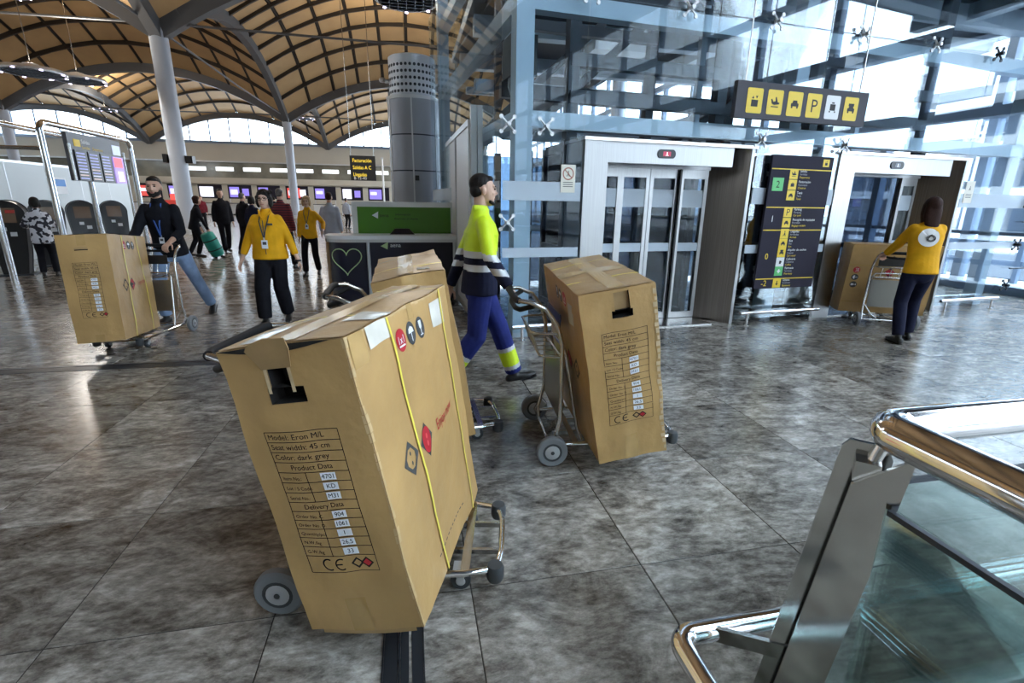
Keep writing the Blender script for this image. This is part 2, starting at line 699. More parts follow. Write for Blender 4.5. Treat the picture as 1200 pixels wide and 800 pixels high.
# glazed roof strip over the right hand side behind the viewpoint
sk = MB()
for j in range(12):
    for i in range(9, 12):
        q = [shell(2, 0, u, v) + UP * .16 for u, v in ((i / 12, j / 12), ((i + 1) / 12, j / 12), ((i + 1) / 12, (j + 1) / 12), (i / 12, (j + 1) / 12))]
        sk.add(q, [(0, 1, 2, 3)])
sk.build('roof_glazing', MT['glass_side'], ce)['kind'] = 'stuff'
for bx in range(3):
    for y in YS:
        mb = MB()
        by = min(YS.index(y), 3)
        v = 0 if YS.index(y) < 4 else 1
        pts = [shell(bx, by, k / 20, v) - UP * .22 for k in range(21)]
        for a, b in zip(pts, pts[1:]):
            mb.bar(a, b, .42, .62)
        mb.build('arch', MT['arch'], ce)
for by in range(4):
    for x in XS:
        bx = min(XS.index(x), 2)
        u = 0 if XS.index(x) < 3 else 1
        mb = MB()
        pts = [shell(bx, by, u, k / 20) - UP * .22 for k in range(21)]
        for a, b in zip(pts, pts[1:]):
            mb.bar(a, b, .42, .62)
        mb.build('arch', MT['arch'], ce)
for y in (25.0, 47.4):
    for x0, x1 in ((XS[1], XS[2]), (XS[2], XS[3])):
        MB().tube([(x0, y, 8.35), ((x0 + x1) / 2, y, 8.25), (x1, y, 8.35)], .05, 6).build('tie_rod', MT['arch'], ce)
for x in (XS[1], XS[2]):
    for y0, y1 in ((25.0, 47.4), (2.6, 25.0)):
        MB().tube([(x - .2, y0, 8.3), (x - .2, (y0 + y1) / 2, 8.2), (x - .2, y1, 8.3)], .05, 6).build('tie_rod', MT['arch'], ce)
names = {(-9.65, 25.0): 'tall pale grey round column in front of the check-in desks, nearest one',
         (-9.65, 47.4): 'slim pale grey round column further back beside the yellow jackets',
         (-29.75, 47.4): 'pale grey round column behind the flight board frame',
         (10.45, 25.0): 'pale grey round column behind the lift enclosure',
         (10.45, 47.4): 'pale grey round column deep behind the drum tower'}
for (x, y), lb in names.items():
    t = thing('column', lb, 'column', (x, y, 0), 0, 'columns carrying the vaulted ceiling')
    MB().lathe([(.34, 0), (.34, 8.0), (.31, 8.15)], 20).build('shaft', MT['column'], t, 40)
    MB().lathe([(.40, 0), (.40, .22), (.35, .25)], 20).build('base', MT['alu'], t, 40)
    mb = MB()
    for a in range(4):
        g = PI / 4 + a * PI / 2
        d = V((math.cos(a * PI / 2), math.sin(a * PI / 2), 0))
        mb.bar(d * .1 + UP * 7.9, d * .75 + UP * 8.55, .3, .26)
    mb.build('capital', MT['arch'], t)
    if x == -9.65 and y == 25.0:
        MB().box(-.50, -.34, -.25, .25, 3.0, 3.35).box(.34, .62, -.18, .18, 3.0, 3.3).build('loudspeaker', MT['black'], t)

# ------------------------------------------------------------------ outer walls
def wall(name, mb, m, label):
    return tag(mb.build(name, m), label, 'wall', kind='structure')


wb = wall('wall_back', MB().box(-60, 11, 69.9, 70.3, 0, 8.2), MT['beige'], 'long beige back wall behind the check-in desks under the arched windows')
for z0, z1, mm, nm in ((3.4, 4.1, 'beige', 'ledge'), (5.9, 6.05, 'alu', 'moulding')):
    MB().box(-58, 10, 69.4, 69.9, z0, z1).build(nm, MT[mm], wb)
MB().box(-58, 10, 69.75, 69.9, 4.1, 5.9).build('glazed_strip', mat('strip_glazing', (.22, .21, .17), .12, 0, .5, .35), wb)
for k in range(11):  # glowing white plates painted in as reflections on the glazed strip
    MB().box(-26 + k * 3.1, -24 + k * 3.1, 69.68, 69.74, 4.9, 5.35).build('glazing_reflection', mat('glazing_reflection', (.8, .85, .85), .4, emit=(.9, .95, 1), estr=1.2) if k == 0 else bpy.data.materials['glazing_reflection'], wb)
wl = wall('wall_left', MB().box(-50.3, -49.9, -19, 70, 0, 8.2), MT['beige'], 'beige side wall at the far left end of the hall')
wall('wall_front', MB().box(-50.3, 11.2, -19.3, -19, 0, 12), MT['beige'], 'beige wall far behind the viewpoint')
# arched clerestory windows in the end arches
def lunette(name, axis, i):
    root = tag(empty(name), 'arched clerestory window above the hall wall', 'window', kind='structure')
    gl = MB()
    fr = MB()
    n = 18
    pts = []
    for k in range(n + 1):
        if axis == 'y':
            p = shell(i, 3, k / n, 1)
        else:
            p = shell(0, i + 1, 0, k / n)
        pts.append(p - UP * .5)
    for a, b in zip(pts, pts[1:]):
        gl.add([(a.x, a.y, 8.2), (b.x, b.y, 8.2), b, a], [(0, 1, 2, 3)])
    gl.build('pane', MT['glass_side'], root)
    for k in range(1, n):
        if k % 2 == 0:
            fr.bar((pts[k].x, pts[k].y, 8.15), pts[k], .14, .14, (1, 0, 0) if axis == 'y' else (0, 1, 0))
    fr.bar((pts[0].x, pts[0].y, 8.2), (pts[-1].x, pts[-1].y, 8.2), .2, .3)
    fr.build('frame', MT['mullion'], root)


n_ = 1
for i in range(3):
    lunette('window_%d' % n_, 'y', i)
    n_ += 1
for i in range(3):
    lunette('window_%d' % n_, 'x', i)
    n_ += 1

# glazed curtain wall on the right, running back from the camera
CW = 11.0
cw = tag(empty('window_%d' % n_), 'tall glazed curtain wall with blue steel mullions on the right', 'window', kind='structure')
n_ += 1
zs_near = [0.0, 3.3, 4.75]
for k in range(32):
    y0 = -18.4 + k * 2.2
    y1 = y0 + 2.2
    zt = 4.75 if 4.5 < y1 < 13 else 8.2
    MB().box(CW - .09, CW + .09, y0 - .08, y0 + .08, 0, zt).build('mullion', MT['mullion'], cw)
    rows = [(0.15, 3.3), (3.3, zt)]
    for z0, z1 in rows:
        MB().add([(CW, y0 + .08, z0), (CW, y1 - .08, z0), (CW, y1 - .08, z1), (CW, y0 + .08, z1)], [(0, 1, 2, 3)]).build('pane', MT['glass_side'], cw)
for z, h, w in ((.07, .16, .2), (3.3, .22, .26), (1.1, .07, .1), (4.75, .28, .3)):
    MB().box(CW - w / 2, CW + w / 2, -18.9, 52, z - h / 2, z + h / 2).build('transom', MT['mullion'], cw)
MB().box(CW - .1, CW + .1, -18.9, 4.1, 6.3, 6.5).build('transom', MT['mullion'], cw)
MB().box(CW - .1, CW + .1, 13, 52, 6.3, 6.5).build('transom', MT['mullion'], cw)
wall('wall_right', MB().box(10.9, 11.2, 4, 13, 4.9, 12).box(10.9, 11.2, -19, 4, 8.2, 12).box(10.9, 11.2, 13, 52, 8.2, 12), MT['soffit'], 'dark upper wall above the curtain glazing')
# dark soffit over the right hand bay with its steel beams
so = MB().box(1.2, 10.9, 8.9, 13.2, 4.75, 4.95).box(5.2, 10.9, 4.2, 8.9, 4.75, 4.95).build('ceiling_soffit', MT['soffit'])
tag(so, 'dark low soffit over the bay beside the curtain wall', 'ceiling', kind='structure')
for y in (7.6, 10.0, 12.4, 5.0):
    MB().box(5.3 if y < 8.9 else 1.3, 10.9, y - .12, y + .12, 4.45, 4.75).build('beam', MT['steelblue'], so)
for x in (6.2, 9.2):
    MB().box(x - .1, x + .1, 4.2, 13.1, 4.5, 4.75).build('beam', MT['steelblue'], so)
for x, y in ((8.2, 9.0), (9.8, 8.2), (4.0, 9.8)):
    MB().box(x - .55, x + .55, y - .3, y + .3, 4.25, 4.42).build('air_vent', MT['alu'], so)
# open air ground outside with the road deck and parking block
tag(MB().box(11.2, 120, -60, 120, -.4, -.12).build('ground_outside', MT['concrete']), 'pale concrete ground outside the curtain wall', 'ground', kind='structure')

tag(MB().box(14.5, 24, -60, 120, -.13, -.10).build('road_outside', mat('asphalt', (.045, .055, .075), .8, 0, .2, .6)), 'dark asphalt road outside the curtain wall', 'road', kind='structure')
t = thing('road_barrier', 'low steel road barrier outside the curtain wall', 'barrier', (13.8, 0, -.12))
for k in range(16):
    MB().box(-.05, .05, 4 + k * 1.6 - .05, 4 + k * 1.6 + .05, 0, .95).build('post', MT['mullion'], t)
for z in (.45, .9):
    MB().box(-.03, .03, 3, 29, z - .06, z + .06).build('rail', MT['mullion'], t)
t = thing('parking_block', 'pale open parking block across the road outside', 'building', (40, 20, -.12))
for k in range(4):
    MB().box(0, 18, -34, 30, 3.1 * k + 2.5, 3.1 * k + 3.1).build('deck', MT['concrete'], t)
for k in range(11):
    MB().box(.2, .8, -34 + k * 6.2, -33.4 + k * 6.2, 0, 11.8).build('pier', MT['concrete'], t)
MB().box(9, 9.4, -34, 30, 0, 11.8).build('core_wall', MT['mullion'], t)

# ================================================================== LIFT ENCLOSURE (faces the camera)
FO = V((1.94, 5.52, 0))
FA = R(5.37)


def facade(name, label, cat, kind=None):
    o = empty(name, FO, FA)
    return tag(o, label, cat, kind=kind)


# steel frame
fr = facade('lift_enclosure_frame', 'pale blue steel post and beam frame carrying the glass lift enclosure', 'steel frame')
MB().box(-.80, -.61, .0, .19, 0, 6.2).build('post', MT['steelblue'], fr)
MB().box(2.92, 3.10, .14, .32, 0, 6.2).build('post', MT['steelblue'], fr)
MB().box(7.3, 7.48, .14, .32, 0, 4.7).build('post', MT['steelblue'], fr)
for z in (2.39, 3.50, 4.6):
    MB().box(-.61, 7.4, .05, .20, z - .085, z + .085).build('beam', MT['steelblue'], fr)
for z in (2.39, 3.50, 4.6):
    MB().box(-.78, -.63, .19, 5.0, z - .085, z + .085).build('beam', MT['steelblue'], fr)
MB().box(-.80, -.61, 4.9, 5.09, 0, 6.2).build('post', MT['steelblue'], fr)

# lift shafts behind: dark guide columns, cross beams, braces
sh = facade('lift_shaft_frame', 'dark steel lift shaft frame with guide rails and diagonal braces behind the glass', 'steel frame')
for x in (.10, 2.2, 3.78, 6.02):
    for y in (.66, 2.4):
        MB().box(x - .07, x + .07, y - .07, y + .07, 0, 5.0).build('guide_post', MT['steeldark'], sh)
for z in (2.75, 3.15, 4.0):
    for y in (.62, 2.3):
        MB().box(.05, 2.2, y - .06, y + .06, z - .07, z + .07).build('cross_beam', MT['steeldark'], sh)
        MB().box(3.9, 6.0, y - .06, y + .06, z - .07, z + .07).build('cross_beam', MT['steeldark'], sh)
for z, y in ((2.95, 1.5), (3.3, 3.0), (4.15, 1.6), (2.7, 3.6)):
    MB().box(-.55, 7.2, y - .06, y + .06, z - .09, z + .09).build('cross_beam', MT['steeldark'] if y < 2 else MT['steelblue'], sh)
for (a, b) in (((.05, 2.3, 2.5), (2.2, 2.3, 4.4)), ((2.2, .7, 2.6), (3.9, .7, 4.3)), ((2.4, 2.6, 2.3), (6.4, 3.4, 4.6)), ((-.4, 3.4, 2.6), (1.9, 3.4, 4.6))):
    MB().bar(a, b, .08, .12).build('brace', MT['steeldark'], sh)
for x, y, h in ((-.35, 1.4, 4.9), (-.2, 2.9, 4.9), (1.2, 3.2, 4.9), (2.6, 1.2, 4.9), (3.2, 2.5, 4.9), (5.0, 3.3, 4.7), (6.7, 2.4, 4.7)):
    MB().box(x - .05, x + .05, y - .05, y + .05, 0, h).build('hanger_post', MT['steeldark'] if x < 3 else MT['steelblue'], sh)
for y, z in ((3.2, 1.1), (3.2, 2.6), (3.4, 3.3)):
    MB().box(-.6, 7.0, y - .05, y + .05, z - .05, z + .05).build('rail', MT['steelblue'], sh)
# motor housings / cameras hung in the shaft
for x, y, z in ((-.45, 1.0, 3.2), (2.75, .55, 3.1), (4.1, .8, 2.9)):
    MB().box(x - .16, x + .16, y - .2, y + .2, z - .22, z + .22).lathe([(.1, -.42), (.14, -.30), (.14, -.22)], 12, Matrix.Translation((x, y, z))).build('drive_unit', MT['black'], sh, 30)

MT['glass_dimming'] = glass_mat('dimming_glass', (.20, .26, .33), .9, .02, .05)  # dark tint holds back the bright view through the enclosure
# glass skin with frosted bands and point fixings
gw = facade('window_%d' % n_, 'frameless glass skin of the lift enclosure with frosted bands', 'window', 'structure')
n_ += 1


def pane(x0, x1, z0, z1, y=0.0):
    MB().box(x0, x1, y, y + .012, z0, z1).build('pane', MT['glass'], gw)


cols = [(-.95, -.02), (2.33, 3.66), (6.1, 7.6)]
for x0, x1 in cols:
    w = (x1 - x0)
    for z0, z1 in ((.06, 2.30), (2.31, 3.58), (3.59, 4.75)):
        pane(x0 + .006, x1 - .006, z0, z1, -.02)
    for zb in (1.655, .99):
        hb = .10 if zb > 1.2 else .053
        MB().box(x0 + .01, x1 - .01, -.027, -.022, zb - hb, zb + hb).build('frosted_band', MT['frost'], gw)
for x0, x1 in ((-.01, 1.15), (1.16, 2.32), (3.67, 4.9), (4.91, 6.09)):
    for z0, z1 in ((2.31, 3.58), (3.59, 4.75)):
        pane(x0, x1, z0, z1, -.02)
# side skin going back
for k in range(4):
    y0, y1 = .02 + k * 1.25, 1.25 + k * 1.25
    for z0, z1 in ((.06, 2.30), (2.31, 3.58), (3.59, 4.75)):
        MB().box(-.96, -.948, y0, y1, z0, z1).build('pane', MT['glass'], gw)
    for zb in (1.655, .99):
        hb = .10 if zb > 1.2 else .053
        MB().box(-.967, -.962, y0, y1, zb - hb, zb + hb).build('frosted_band', MT['frost'], gw)
for k in range(6):  # smoked panes and frames added to darken the view behind the lifts
    x0, x1 = -.6 + k * 1.3, .68 + k * 1.3
    MB().box(x0, x1, 3.75, 3.762, .06, 2.34).build('dimming_pane', MT['glass_dimming'], gw)
    MB().box(x0 - .05, x0 + .0, 3.70, 3.80, .0, 2.45).build('dimming_pane_frame', MT['steeldark'], gw)
# right hand return towards the curtain wall, nearer the camera
for k in range(3):
    x0, x1 = 7.62 + k * .9, 8.5 + k * .9
    for z0, z1 in ((.06, 2.30), (2.31, 3.58)):
        pane(x0, x1, z0, z1, -.02)
sp = MB()
for a in (45, 135, 225, 315):
    c, s = math.cos(R(a)), math.sin(R(a))
    sp.tube([(0, 0, 0), (c * .06, -.01, s * .06), (c * .10, 0, s * .10)], [.014, .011, .009], 6)
    sp.lathe([(.022, -.006), (.022, .008)], 10, Matrix.Translation((c * .10, 0, s * .10)) @ Matrix.Rotation(PI / 2, 4, 'X'))
sp.lathe([(.022, -.03), (.022, .06)], 10, Matrix.Rotation(PI / 2, 4, 'X'))
spm = sp.mesh('spider_fitting', MT['alu'], 40)
spd = spm.copy()
spd.materials.clear()
spd.materials.append(MT['steeldark'])
for x, z, me in [(-.48, 2.31, spm), (-.02, 3.58, spm), (1.15, 3.58, spm), (2.32, 3.58, spm), (3.66, 3.58, spm), (4.9, 3.58, spm), (2.33, 2.31, spm), (3.66, 2.31, spm),
                 (-.9, 1.32, spm), (-.9, 2.31, spm), (7.6, 3.0, spd), (7.6, 2.31, spd), (7.6, 1.65, spd), (7.6, 1.0, spd), (8.5, 2.31, spd), (6.1, 3.58, spd), (7.6, .35, spd)]:
    put('spider_fitting', me, gw, Matrix.Translation((x, -.06, z)))


for z in (2.05, 1.35, .62):
    MB().tube([(7.6, -.06, z), (10.3, -.06, z)], .012, 6).build('tension_cable', MT['steeldark'], gw)
# ------------------------------------------------------------------ lifts
def lift(x0, x1, label, open_, disp_red):
    t = facade('elevator', label, 'lift')
    W = x1 - x0
    D = .40                                    # doors sit this deep in the portal
    j = .29                                    # jamb width at left
    H = 2.24
    MB().box(x0, x0 + j, -.03, D + .1, 0, H).build('left_jamb', MT['brushed'], t)
    MB().box(x1 - .045, x1, -.03, D + .1, 0, H).build('right_edge', MT['brushed'], t)
    bx = MB().hexa([(x1 - .30, D, 0), (x1 - .045, -.02, 0), (x1 - .045, D + .1, 0), (x1 - .30, D + .1, 0),
                    (x1 - .30, D, H - .02), (x1 - .045, -.02, H - .02), (x1 - .045, D + .1, H - .02), (x1 - .30, D + .1, H - .02)])
    bx.build('right_jamb', MT['bronze'], t)
    MB().box(x0 - .02, x1 + .02, -.06, D + .12, H - .035, H).build('top_cap', MT['steel'], t)
    hd = MB().box(x0 + j, x1 - .30, -.015, .06, 1.985, H - .035).build('header', MT['brushed'], t)
    cx = x0 + 1.045
    dm = MB()
    n = 20
    dm.prism([(cx + (math.cos(2 * PI * k / n) * .045 + (.075 if math.cos(2 * PI * k / n) > 0 else -.075)), 2.10 + math.sin(2 * PI * k / n) * .05) for k in range(n)], .012,
             Matrix(((1, 0, 0, 0), (0, 0, -1, -.015), (0, 1, 0, 0), (0, 0, 0, 1))))
    d = dm.build('floor_display', MT['black'], hd)
    dd = MB()
    dd.box(cx - .05, cx + .05, -.030, -.0275, 2.075, 2.125, 0)
    dd.box(cx - .006, cx + .006, -.032, -.030, 2.08, 2.12, 1)
    dd.box(cx - .02, cx + .02, -.032, -.030, 2.08, 2.086, 1)
    dd.build('display_digits', [MT['disp_red'] if disp_red else MT['disp_off'], MT['disp_digit'] if disp_red else MT['alu']], hd)
    MB().box(x0 + j, x1 - .30, D - .02, D + .1, 1.97, H - .04).build('inner_lintel', MT['brushed'], t)
    MB().box(x0 + j, x1 - .30, .0, D + .5, .0, .014).build('sill', MT['steel'], t)
    a, b = x0 + j, x1 - .30

    def leaf(l0, l1, y, wide):
        lf = MB()
        s = .05
        lf.box(l0, l0 + s, y, y + .03, .02, 1.97).box(l1 - s, l1, y, y + .03, .02, 1.97)
        lf.box(l0 + s, l1 - s, y, y + .03, .02, .10).box(l0 + s, l1 - s, y, y + .03, 1.86, 1.97)
        q = lf.build('door', MT['brushed'], t)
        MB().box(l0 + s, l1 - s, y + .012, y + .018, .10, 1.86).build('pane', MT['glass'], q)
        for zb, hb in ((1.61, .11), (.99, .055)):
            MB().box(l0 + s, l1 - s, y + .008, y + .0115, zb - hb, zb + hb).build('frosted_band', MT['frost'], q)
    if not open_:
        n = 4
        for k in range(n):
            l0, l1 = lerp(a, b, k / n), lerp(a, b, (k + 1) / n)
            leaf(l0 + .004, l1 - .004, D + (.0 if k in (0, 3) else .035), True)
        MB().box(lerp(a, b, .75) - .012, lerp(a, b, .75) + .012, D - .012, D + .0, .02, 1.97).build('door_seal', MT['black'], t)
        fl_ = 0
    else:
        leaf(b - .34, b - .01, D, True)
        leaf(b - .36, b - .02, D + .04, True)
    # the glazed car behind
    car = MB()
    c0, c1, y0, y1 = a + .04, b - .04, D + .2, D + 1.7
    for x in (c0, c1):
        for y in (y0 + .03, y1):
            car.box(x - .035, x + .035, y - .035, y + .035, .0, 2.3)
    for z in (.05, .9, 2.25):
        car.box(c0, c1, y1 - .03, y1 + .03, z - .04, z + .04)
        car.box(c0 - .03, c0 + .03, y0, y1, z - .04, z + .04)
        car.box(c1 - .03, c1 + .03, y0, y1, z - .04, z + .04)
    cc = car.build('car_frame', MT['steeldark'], t)
    MB().box(c0 + .03, c1 - .03, y1 - .004, y1 + .004, .05, 2.25).build('car_rear_pane', MT['glass_dark'], cc)
    MB().box(c0 - .004, c0 + .004, y0, y1, .05, 2.25).build('car_side_pane', MT['glass_dark'], cc)
    MB().box(c1 - .004, c1 + .004, y0, y1, .05, 2.25).build('car_side_pane', MT['glass_dark'], cc)
    MB().box(c0, c1, y0, y1, 2.28, 2.34).build('car_roof', MT['steeldark'], cc)
    MB().box(c0, c1, y0, y1, .0, .02).build('car_floor', MT['stone_far'], cc)
    MB().tube([(c0 + .06, y1 - .06, .9), (c1 - .06, y1 - .06, .9)], .02, 8).build('handrail', MT['chrome'], cc)
    MB().box(c0 + .10, c0 + .13, y0 + .3, y0 + .55, .7, 1.7).build('button_panel', MT['alu'], cc)
    return t


MT['glass_dark'] = glass_mat('grey_glass', (.42, .48, .55), .9, .02, .06)
MT['bronze'] = mat('dark_brushed_steel', (.16, .14, .125), .28, .9, .2, 3, stretch=(40, 40, .5))
MT['disp_red'] = mat('display_red', (.30, .02, .05), .3, emit=(.5, .02, .08), estr=.6)
MT['disp_off'] = mat('display_grey', (.10, .11, .13), .3)
MT['disp_digit'] = mat('display_digit', (.9, .8, .8), .4, emit=(1, .75, .8), estr=1.0)
lift(.0, 2.29, 'stainless lift with four closed glass door leaves and a red lit floor display', False, True)
t2 = lift(3.67, 6.09, 'stainless lift standing open beside the woman with the trolley', True, False)
fm = MB()   # folding dark frame seen inside the open car
for a, b in (((3.98, .75, 1.05), (4.25, .75, 1.72)), ((4.25, .75, 1.72), (4.75, .75, 1.76)), ((4.75, .75, 1.76), (4.70, .75, .35)), ((4.05, .75, 1.0), (4.1, .75, .3))):
    fm.bar(a, b, .05, .07)
fm.build('car_brace', MT['steeldark'], t2)

# ------------------------------------------------------------------ directory board
YEL = MT['signyellow']
db = facade('directory_sign', 'tall dark directory board with yellow pictogram column hung on the lift glass', 'sign')
bx0, bx1, bz0, bz1 = 2.52, 3.50, .47, 2.15
MB().box(bx0, bx1, -.085, -.05, bz0, bz1).build('board', MT['darkpanel'], db)


def fm_(x, z, y=-.0875):
    return lambda a, b: V((x + a, y, z + b))


for z in (1.985, 1.52, 1.235, .60):
    MB().box(bx0 + .01, bx1 - .01, -.0875, -.0855, z - .006, z + .006).build('divider_line', YEL, db)
px0 = bx0 + .30
PICT = [(1.93, 'plane'), (1.80, 'case'), (1.67, 'car'), (1.46, 'P'), (1.33, 'car'), (1.19, 'walk'), (1.065, 'car'), (.945, 'bus'), (.82, 'cup', 'w'), (.70, 'cross', 'g'), (.54, 'down')]

def glyph(mb, kind, cx, cz, s, y):
    """flat pictograms: s = half size"""
    def bx_(x0, x1, z0, z1):
        mb.box(cx + x0 * s, cx + x1 * s, y, y + .001, cz + z0 * s, cz + z1 * s)

    def poly(ps):
        mb.prism([(cx + p[0] * s, cz + p[1] * s) for p in ps], .001, Matrix(((1, 0, 0, 0), (0, 0, -1, y + .001), (0, 1, 0, 0), (0, 0, 0, 1))))
    if kind in ('car', 'bus', 'taxi'):
        poly([(-.55, -.25), (.55, -.25), (.55, .05), (.38, .10), (.28, .38), (-.28, .38), (-.38, .10), (-.55, .05)])
        bx_(-.5, -.28, -.45, -.2)
        bx_(.28, .5, -.45, -.2)
        if kind == 'bus':
            bx_(-.42, .42, .3, .6)
    elif kind == 'plane':
        poly([(-.6, .30), (-.45, .34), (-.25, .05), (.05, .12), (.0, .55), (.15, .55), (.38, .02), (.62, -.02), (.6, -.18), (-.1, -.28), (-.45, -.15)])
        bx_(-.5, .5, -.52, -.42)
    elif kind == 'case':
        bx_(-.45, .45, -.4, .25)
        bx_(-.2, .2, .3, .42)
    elif kind == 'lift':
        bx_(-.45, .45, -.62, .08)
        poly([(-.4, .2), (-.1, .2), (-.25, .5)])
        poly([(.1, .5), (.4, .5), (.25, .2)])
    elif kind == 'walk':
        poly([(-.1, .2), (.15, .25), (.2, -.1), (.35, -.55), (.2, -.6), (0, -.2), (-.3, -.6), (-.42, -.5), (-.12, -.05)])
        bx_(-.1, .14, .32, .56)
    elif kind == 'cup':
        bx_(-.25, .25, -.4, .3)
        bx_(.25, .42, -.1, .15)
    elif kind == 'cross':
        bx_(-.15, .15, -.45, .45)
        bx_(-.45, .45, -.15, .15)
    elif kind == 'down':
        bx_(-.12, .12, -.1, .5)
        poly([(-.4, -.1), (.4, -.1), (0, -.55)])
    elif kind == 'metro':
        bx_(-.4, .4, -.35, .35)
        bx_(-.2, .2, .42, .56)
        bx_(-.5, -.3, -.55, -.4)
        bx_(.3, .5, -.55, -.4)


def picto(m_, name, cx, cz, hw, hh, kind, ink='ink', s=.06):
    o = MB().box(cx - hw, cx + hw, -.0885, -.0855, cz - hh, cz + hh).build(name, m_, db)
    g = MB()
    if kind in 'P2':
        add_text(g, kind, .12, fm_(cx, cz - .04, -.0895), 'CENTER')
    else:
        glyph(g, kind, cx, cz, s, -.0895)
    g.build('pictogram_drawing', MT[ink], o)


for p in PICT:
    if len(p) == 2:
        picto(YEL, 'yellow_pictogram', px0 + .065, p[0], .065, .061, p[1])
    elif p[2] == 'w':
        picto(MT['signwhite'], 'white_pictogram', px0 + .065, p[0], .065, .061, p[1])
    else:
        picto(MT['signgreen'], 'green_pictogram', px0 + .065, p[0], .065, .061, p[1], 'signwhite')
picto(YEL, 'yellow_pictogram', bx1 - .12, 2.075, .05, .045, 'lift', s=.045)
picto(MT['signgreen'], 'green_pictogram', bx0 + .135, 1.80, .085, .08, '2')
GREY = mat('sign_grey', (.38, .38, .42), .5)
lines = [(1.955, 'Salidas', 'Sortides', 'Departures'), (1.825, 'Facturación', 'Facturació', 'Check-in'), (1.69, 'Taxis', 'Taxis', 'Taxis'),
         (1.485, 'Parking', 'Pàrquing', 'Car park'), (1.355, 'Recogida de equipajes', 'Recollida', 'Baggage reclaim'),
         (1.205, 'Llegadas', 'Arribades', 'Arrivals'), (1.085, 'Bus', 'Bus', 'Bus'), (.965, 'Alquiler de coches', 'Lloguer', 'Car rental'),
         (.845, 'Cafetería', 'Cafeteria', 'Coffee'), (.725, 'Farmacia', 'Farmàcia', 'Pharmacy'), (.565, 'Sótano', 'Soterrani', 'Basement')]
for z, a, b, c in lines:
    for s, sz, dz, m_, nm in ((a, .042, 0, MT['signwhite'], 'white_lettering'), (b, .036, -.037, GREY, 'grey_lettering'), (c, .036, -.074, YEL, 'yellow_lettering')):
        g = MB()
        add_text(g, s, sz, fm_(px0 + .16, z + dz))
        g.build(nm, m_, db)
for s, x, z, m_ in (('1', .13, 1.34, MT['signwhite']), ('0', .13, .86, YEL), ('-2', .15, .505, YEL)):
    g = MB()
    add_text(g, s, .11, fm_(bx0 + x, z), 'CENTER')
    g.build('level_number', m_, db)
for x in (bx0 + .05, bx1 - .12):
    for z in (1.9, .7):
        MB().box(x, x + .07, -.05, -.02, z, z + .06).build('bracket', MT['alu'], db)
# ------------------------------------------------------------------ hanging pictogram sign
hs = facade('hanging_sign', 'grey hanging sign with a row of six pictogram squares above the lifts', 'sign')
hx0, hx1, hz0, hz1, hyy = 1.67, 3.60, 2.49, 2.87, -.32
MB().box(hx0, hx1, hyy, hyy + .06, hz0, hz1).build('board', mat('hanging_sign_grey', (.085, .082, .095), .6, spec=.2), hs)
gk = MB()
for k, kind in enumerate(('lift', 'plane', 'taxi', 'P', 'metro', 'bus')):
    cx = hx0 + .25 + k * .285
    cz = (hz0 + hz1) / 2 - .005
    q = []
    for a in range(16):
        g = 2 * PI * a / 16 + PI / 16
        q.append((cx + (.088 if math.cos(g) > 0 else -.088) + .02 * math.cos(g), cz + (.11 if math.sin(g) > 0 else -.11) + .02 * math.sin(g)))
    s = MB().prism(q, .004, Matrix(((1, 0, 0, 0), (0, 0, -1, hyy + .001), (0, 1, 0, 0), (0, 0, 0, 1)))).build('pictogram_square', MT['signwhite'] if kind == 'metro' else YEL, hs)
    g = MB()
    if kind == 'P':
        add_text(g, 'P', .20, fm_(cx, cz - .07, hyy - .0045), 'CENTER')
    else:
        glyph(g, kind, cx, cz, .10, hyy - .0045)
    g.build('pictogram_drawing', MT['ink'], s)
for x in (hx0 + .12, hx1 - .12):
    MB().tube([(x, hyy + .03, hz1), (x, hyy + .03, 4.6)], .008, 6).build('hanger_rod', MT['steel'], hs)
# paper notice on the glass
nt_ = facade('notice_sheet', 'cream no-use notice with a round red pictogram on the lift glass', 'notice')
MB().box(-.275, -.105, -.034, -.029, 1.645, 1.94).build('sheet', mat('notice_paper', (.80, .76, .66), .5), nt_)
g = MB()
c_ = (-.19, 1.845)
n = 24
for k in range(n):
    a0, a1 = 2 * PI * k / n, 2 * PI * (k + 1) / n
    g.add([(c_[0] + r_ * math.cos(a), -.0345, c_[1] + r_ * math.sin(a)) for a, r_ in ((a0, .055), (a1, .055), (a1, .067), (a0, .067))], [(0, 1, 2, 3)])
g.bar((c_[0] - .04, -.0347, c_[1] + .04), (c_[0] + .04, -.0347, c_[1] - .04), .010, .001, (0, 1, 0))
g.build('ban_ring', mat('notice_red', (.42, .13, .08), .5), nt_)
g = MB()
glyph(g, 'walk', c_[0], c_[1], .05, -.0349)
for k in range(3):
    g.box(-.25, -.13, -.0348, -.0343, 1.75 - k * .022, 1.757 - k * .022)
g.build('print', MT['ink_grey'], nt_)
nt2 = facade('notice_sheet', 'small cream notice on the glass right of the open lift', 'notice')
MB().box(6.16, 6.34, -.034, -.029, 1.62, 1.93).build('sheet', bpy.data.materials['notice_paper'], nt2)
g = MB()
glyph(g, 'walk', 6.25, 1.83, .05, -.0349)
for k in range(3):
    g.box(6.19, 6.31, -.0348, -.0343, 1.74 - k * .022, 1.747 - k * .022)
g.build('print', MT['ink_grey'], nt2)


# low chrome buffer rails
def buffer_rail(x0, x1, label):
    t = facade('buffer_rail', label, 'rail')
    MB().tube([(x0, -.15, .165), (x1, -.15, .165)], .026, 12).build('bar', MT['chrome'], t, 40)
    for x in (x0 + .12, x1 - .12):
        MB().tube([(x, -.15, .165), (x, -.15, .0)], .018, 10).build('leg', MT['chrome'], t, 40)
        MB().lathe([(.04, 0), (.04, .008)], 12, Matrix.Translation((x, -.15, 0))).build('foot', MT['steel'], t, 40)


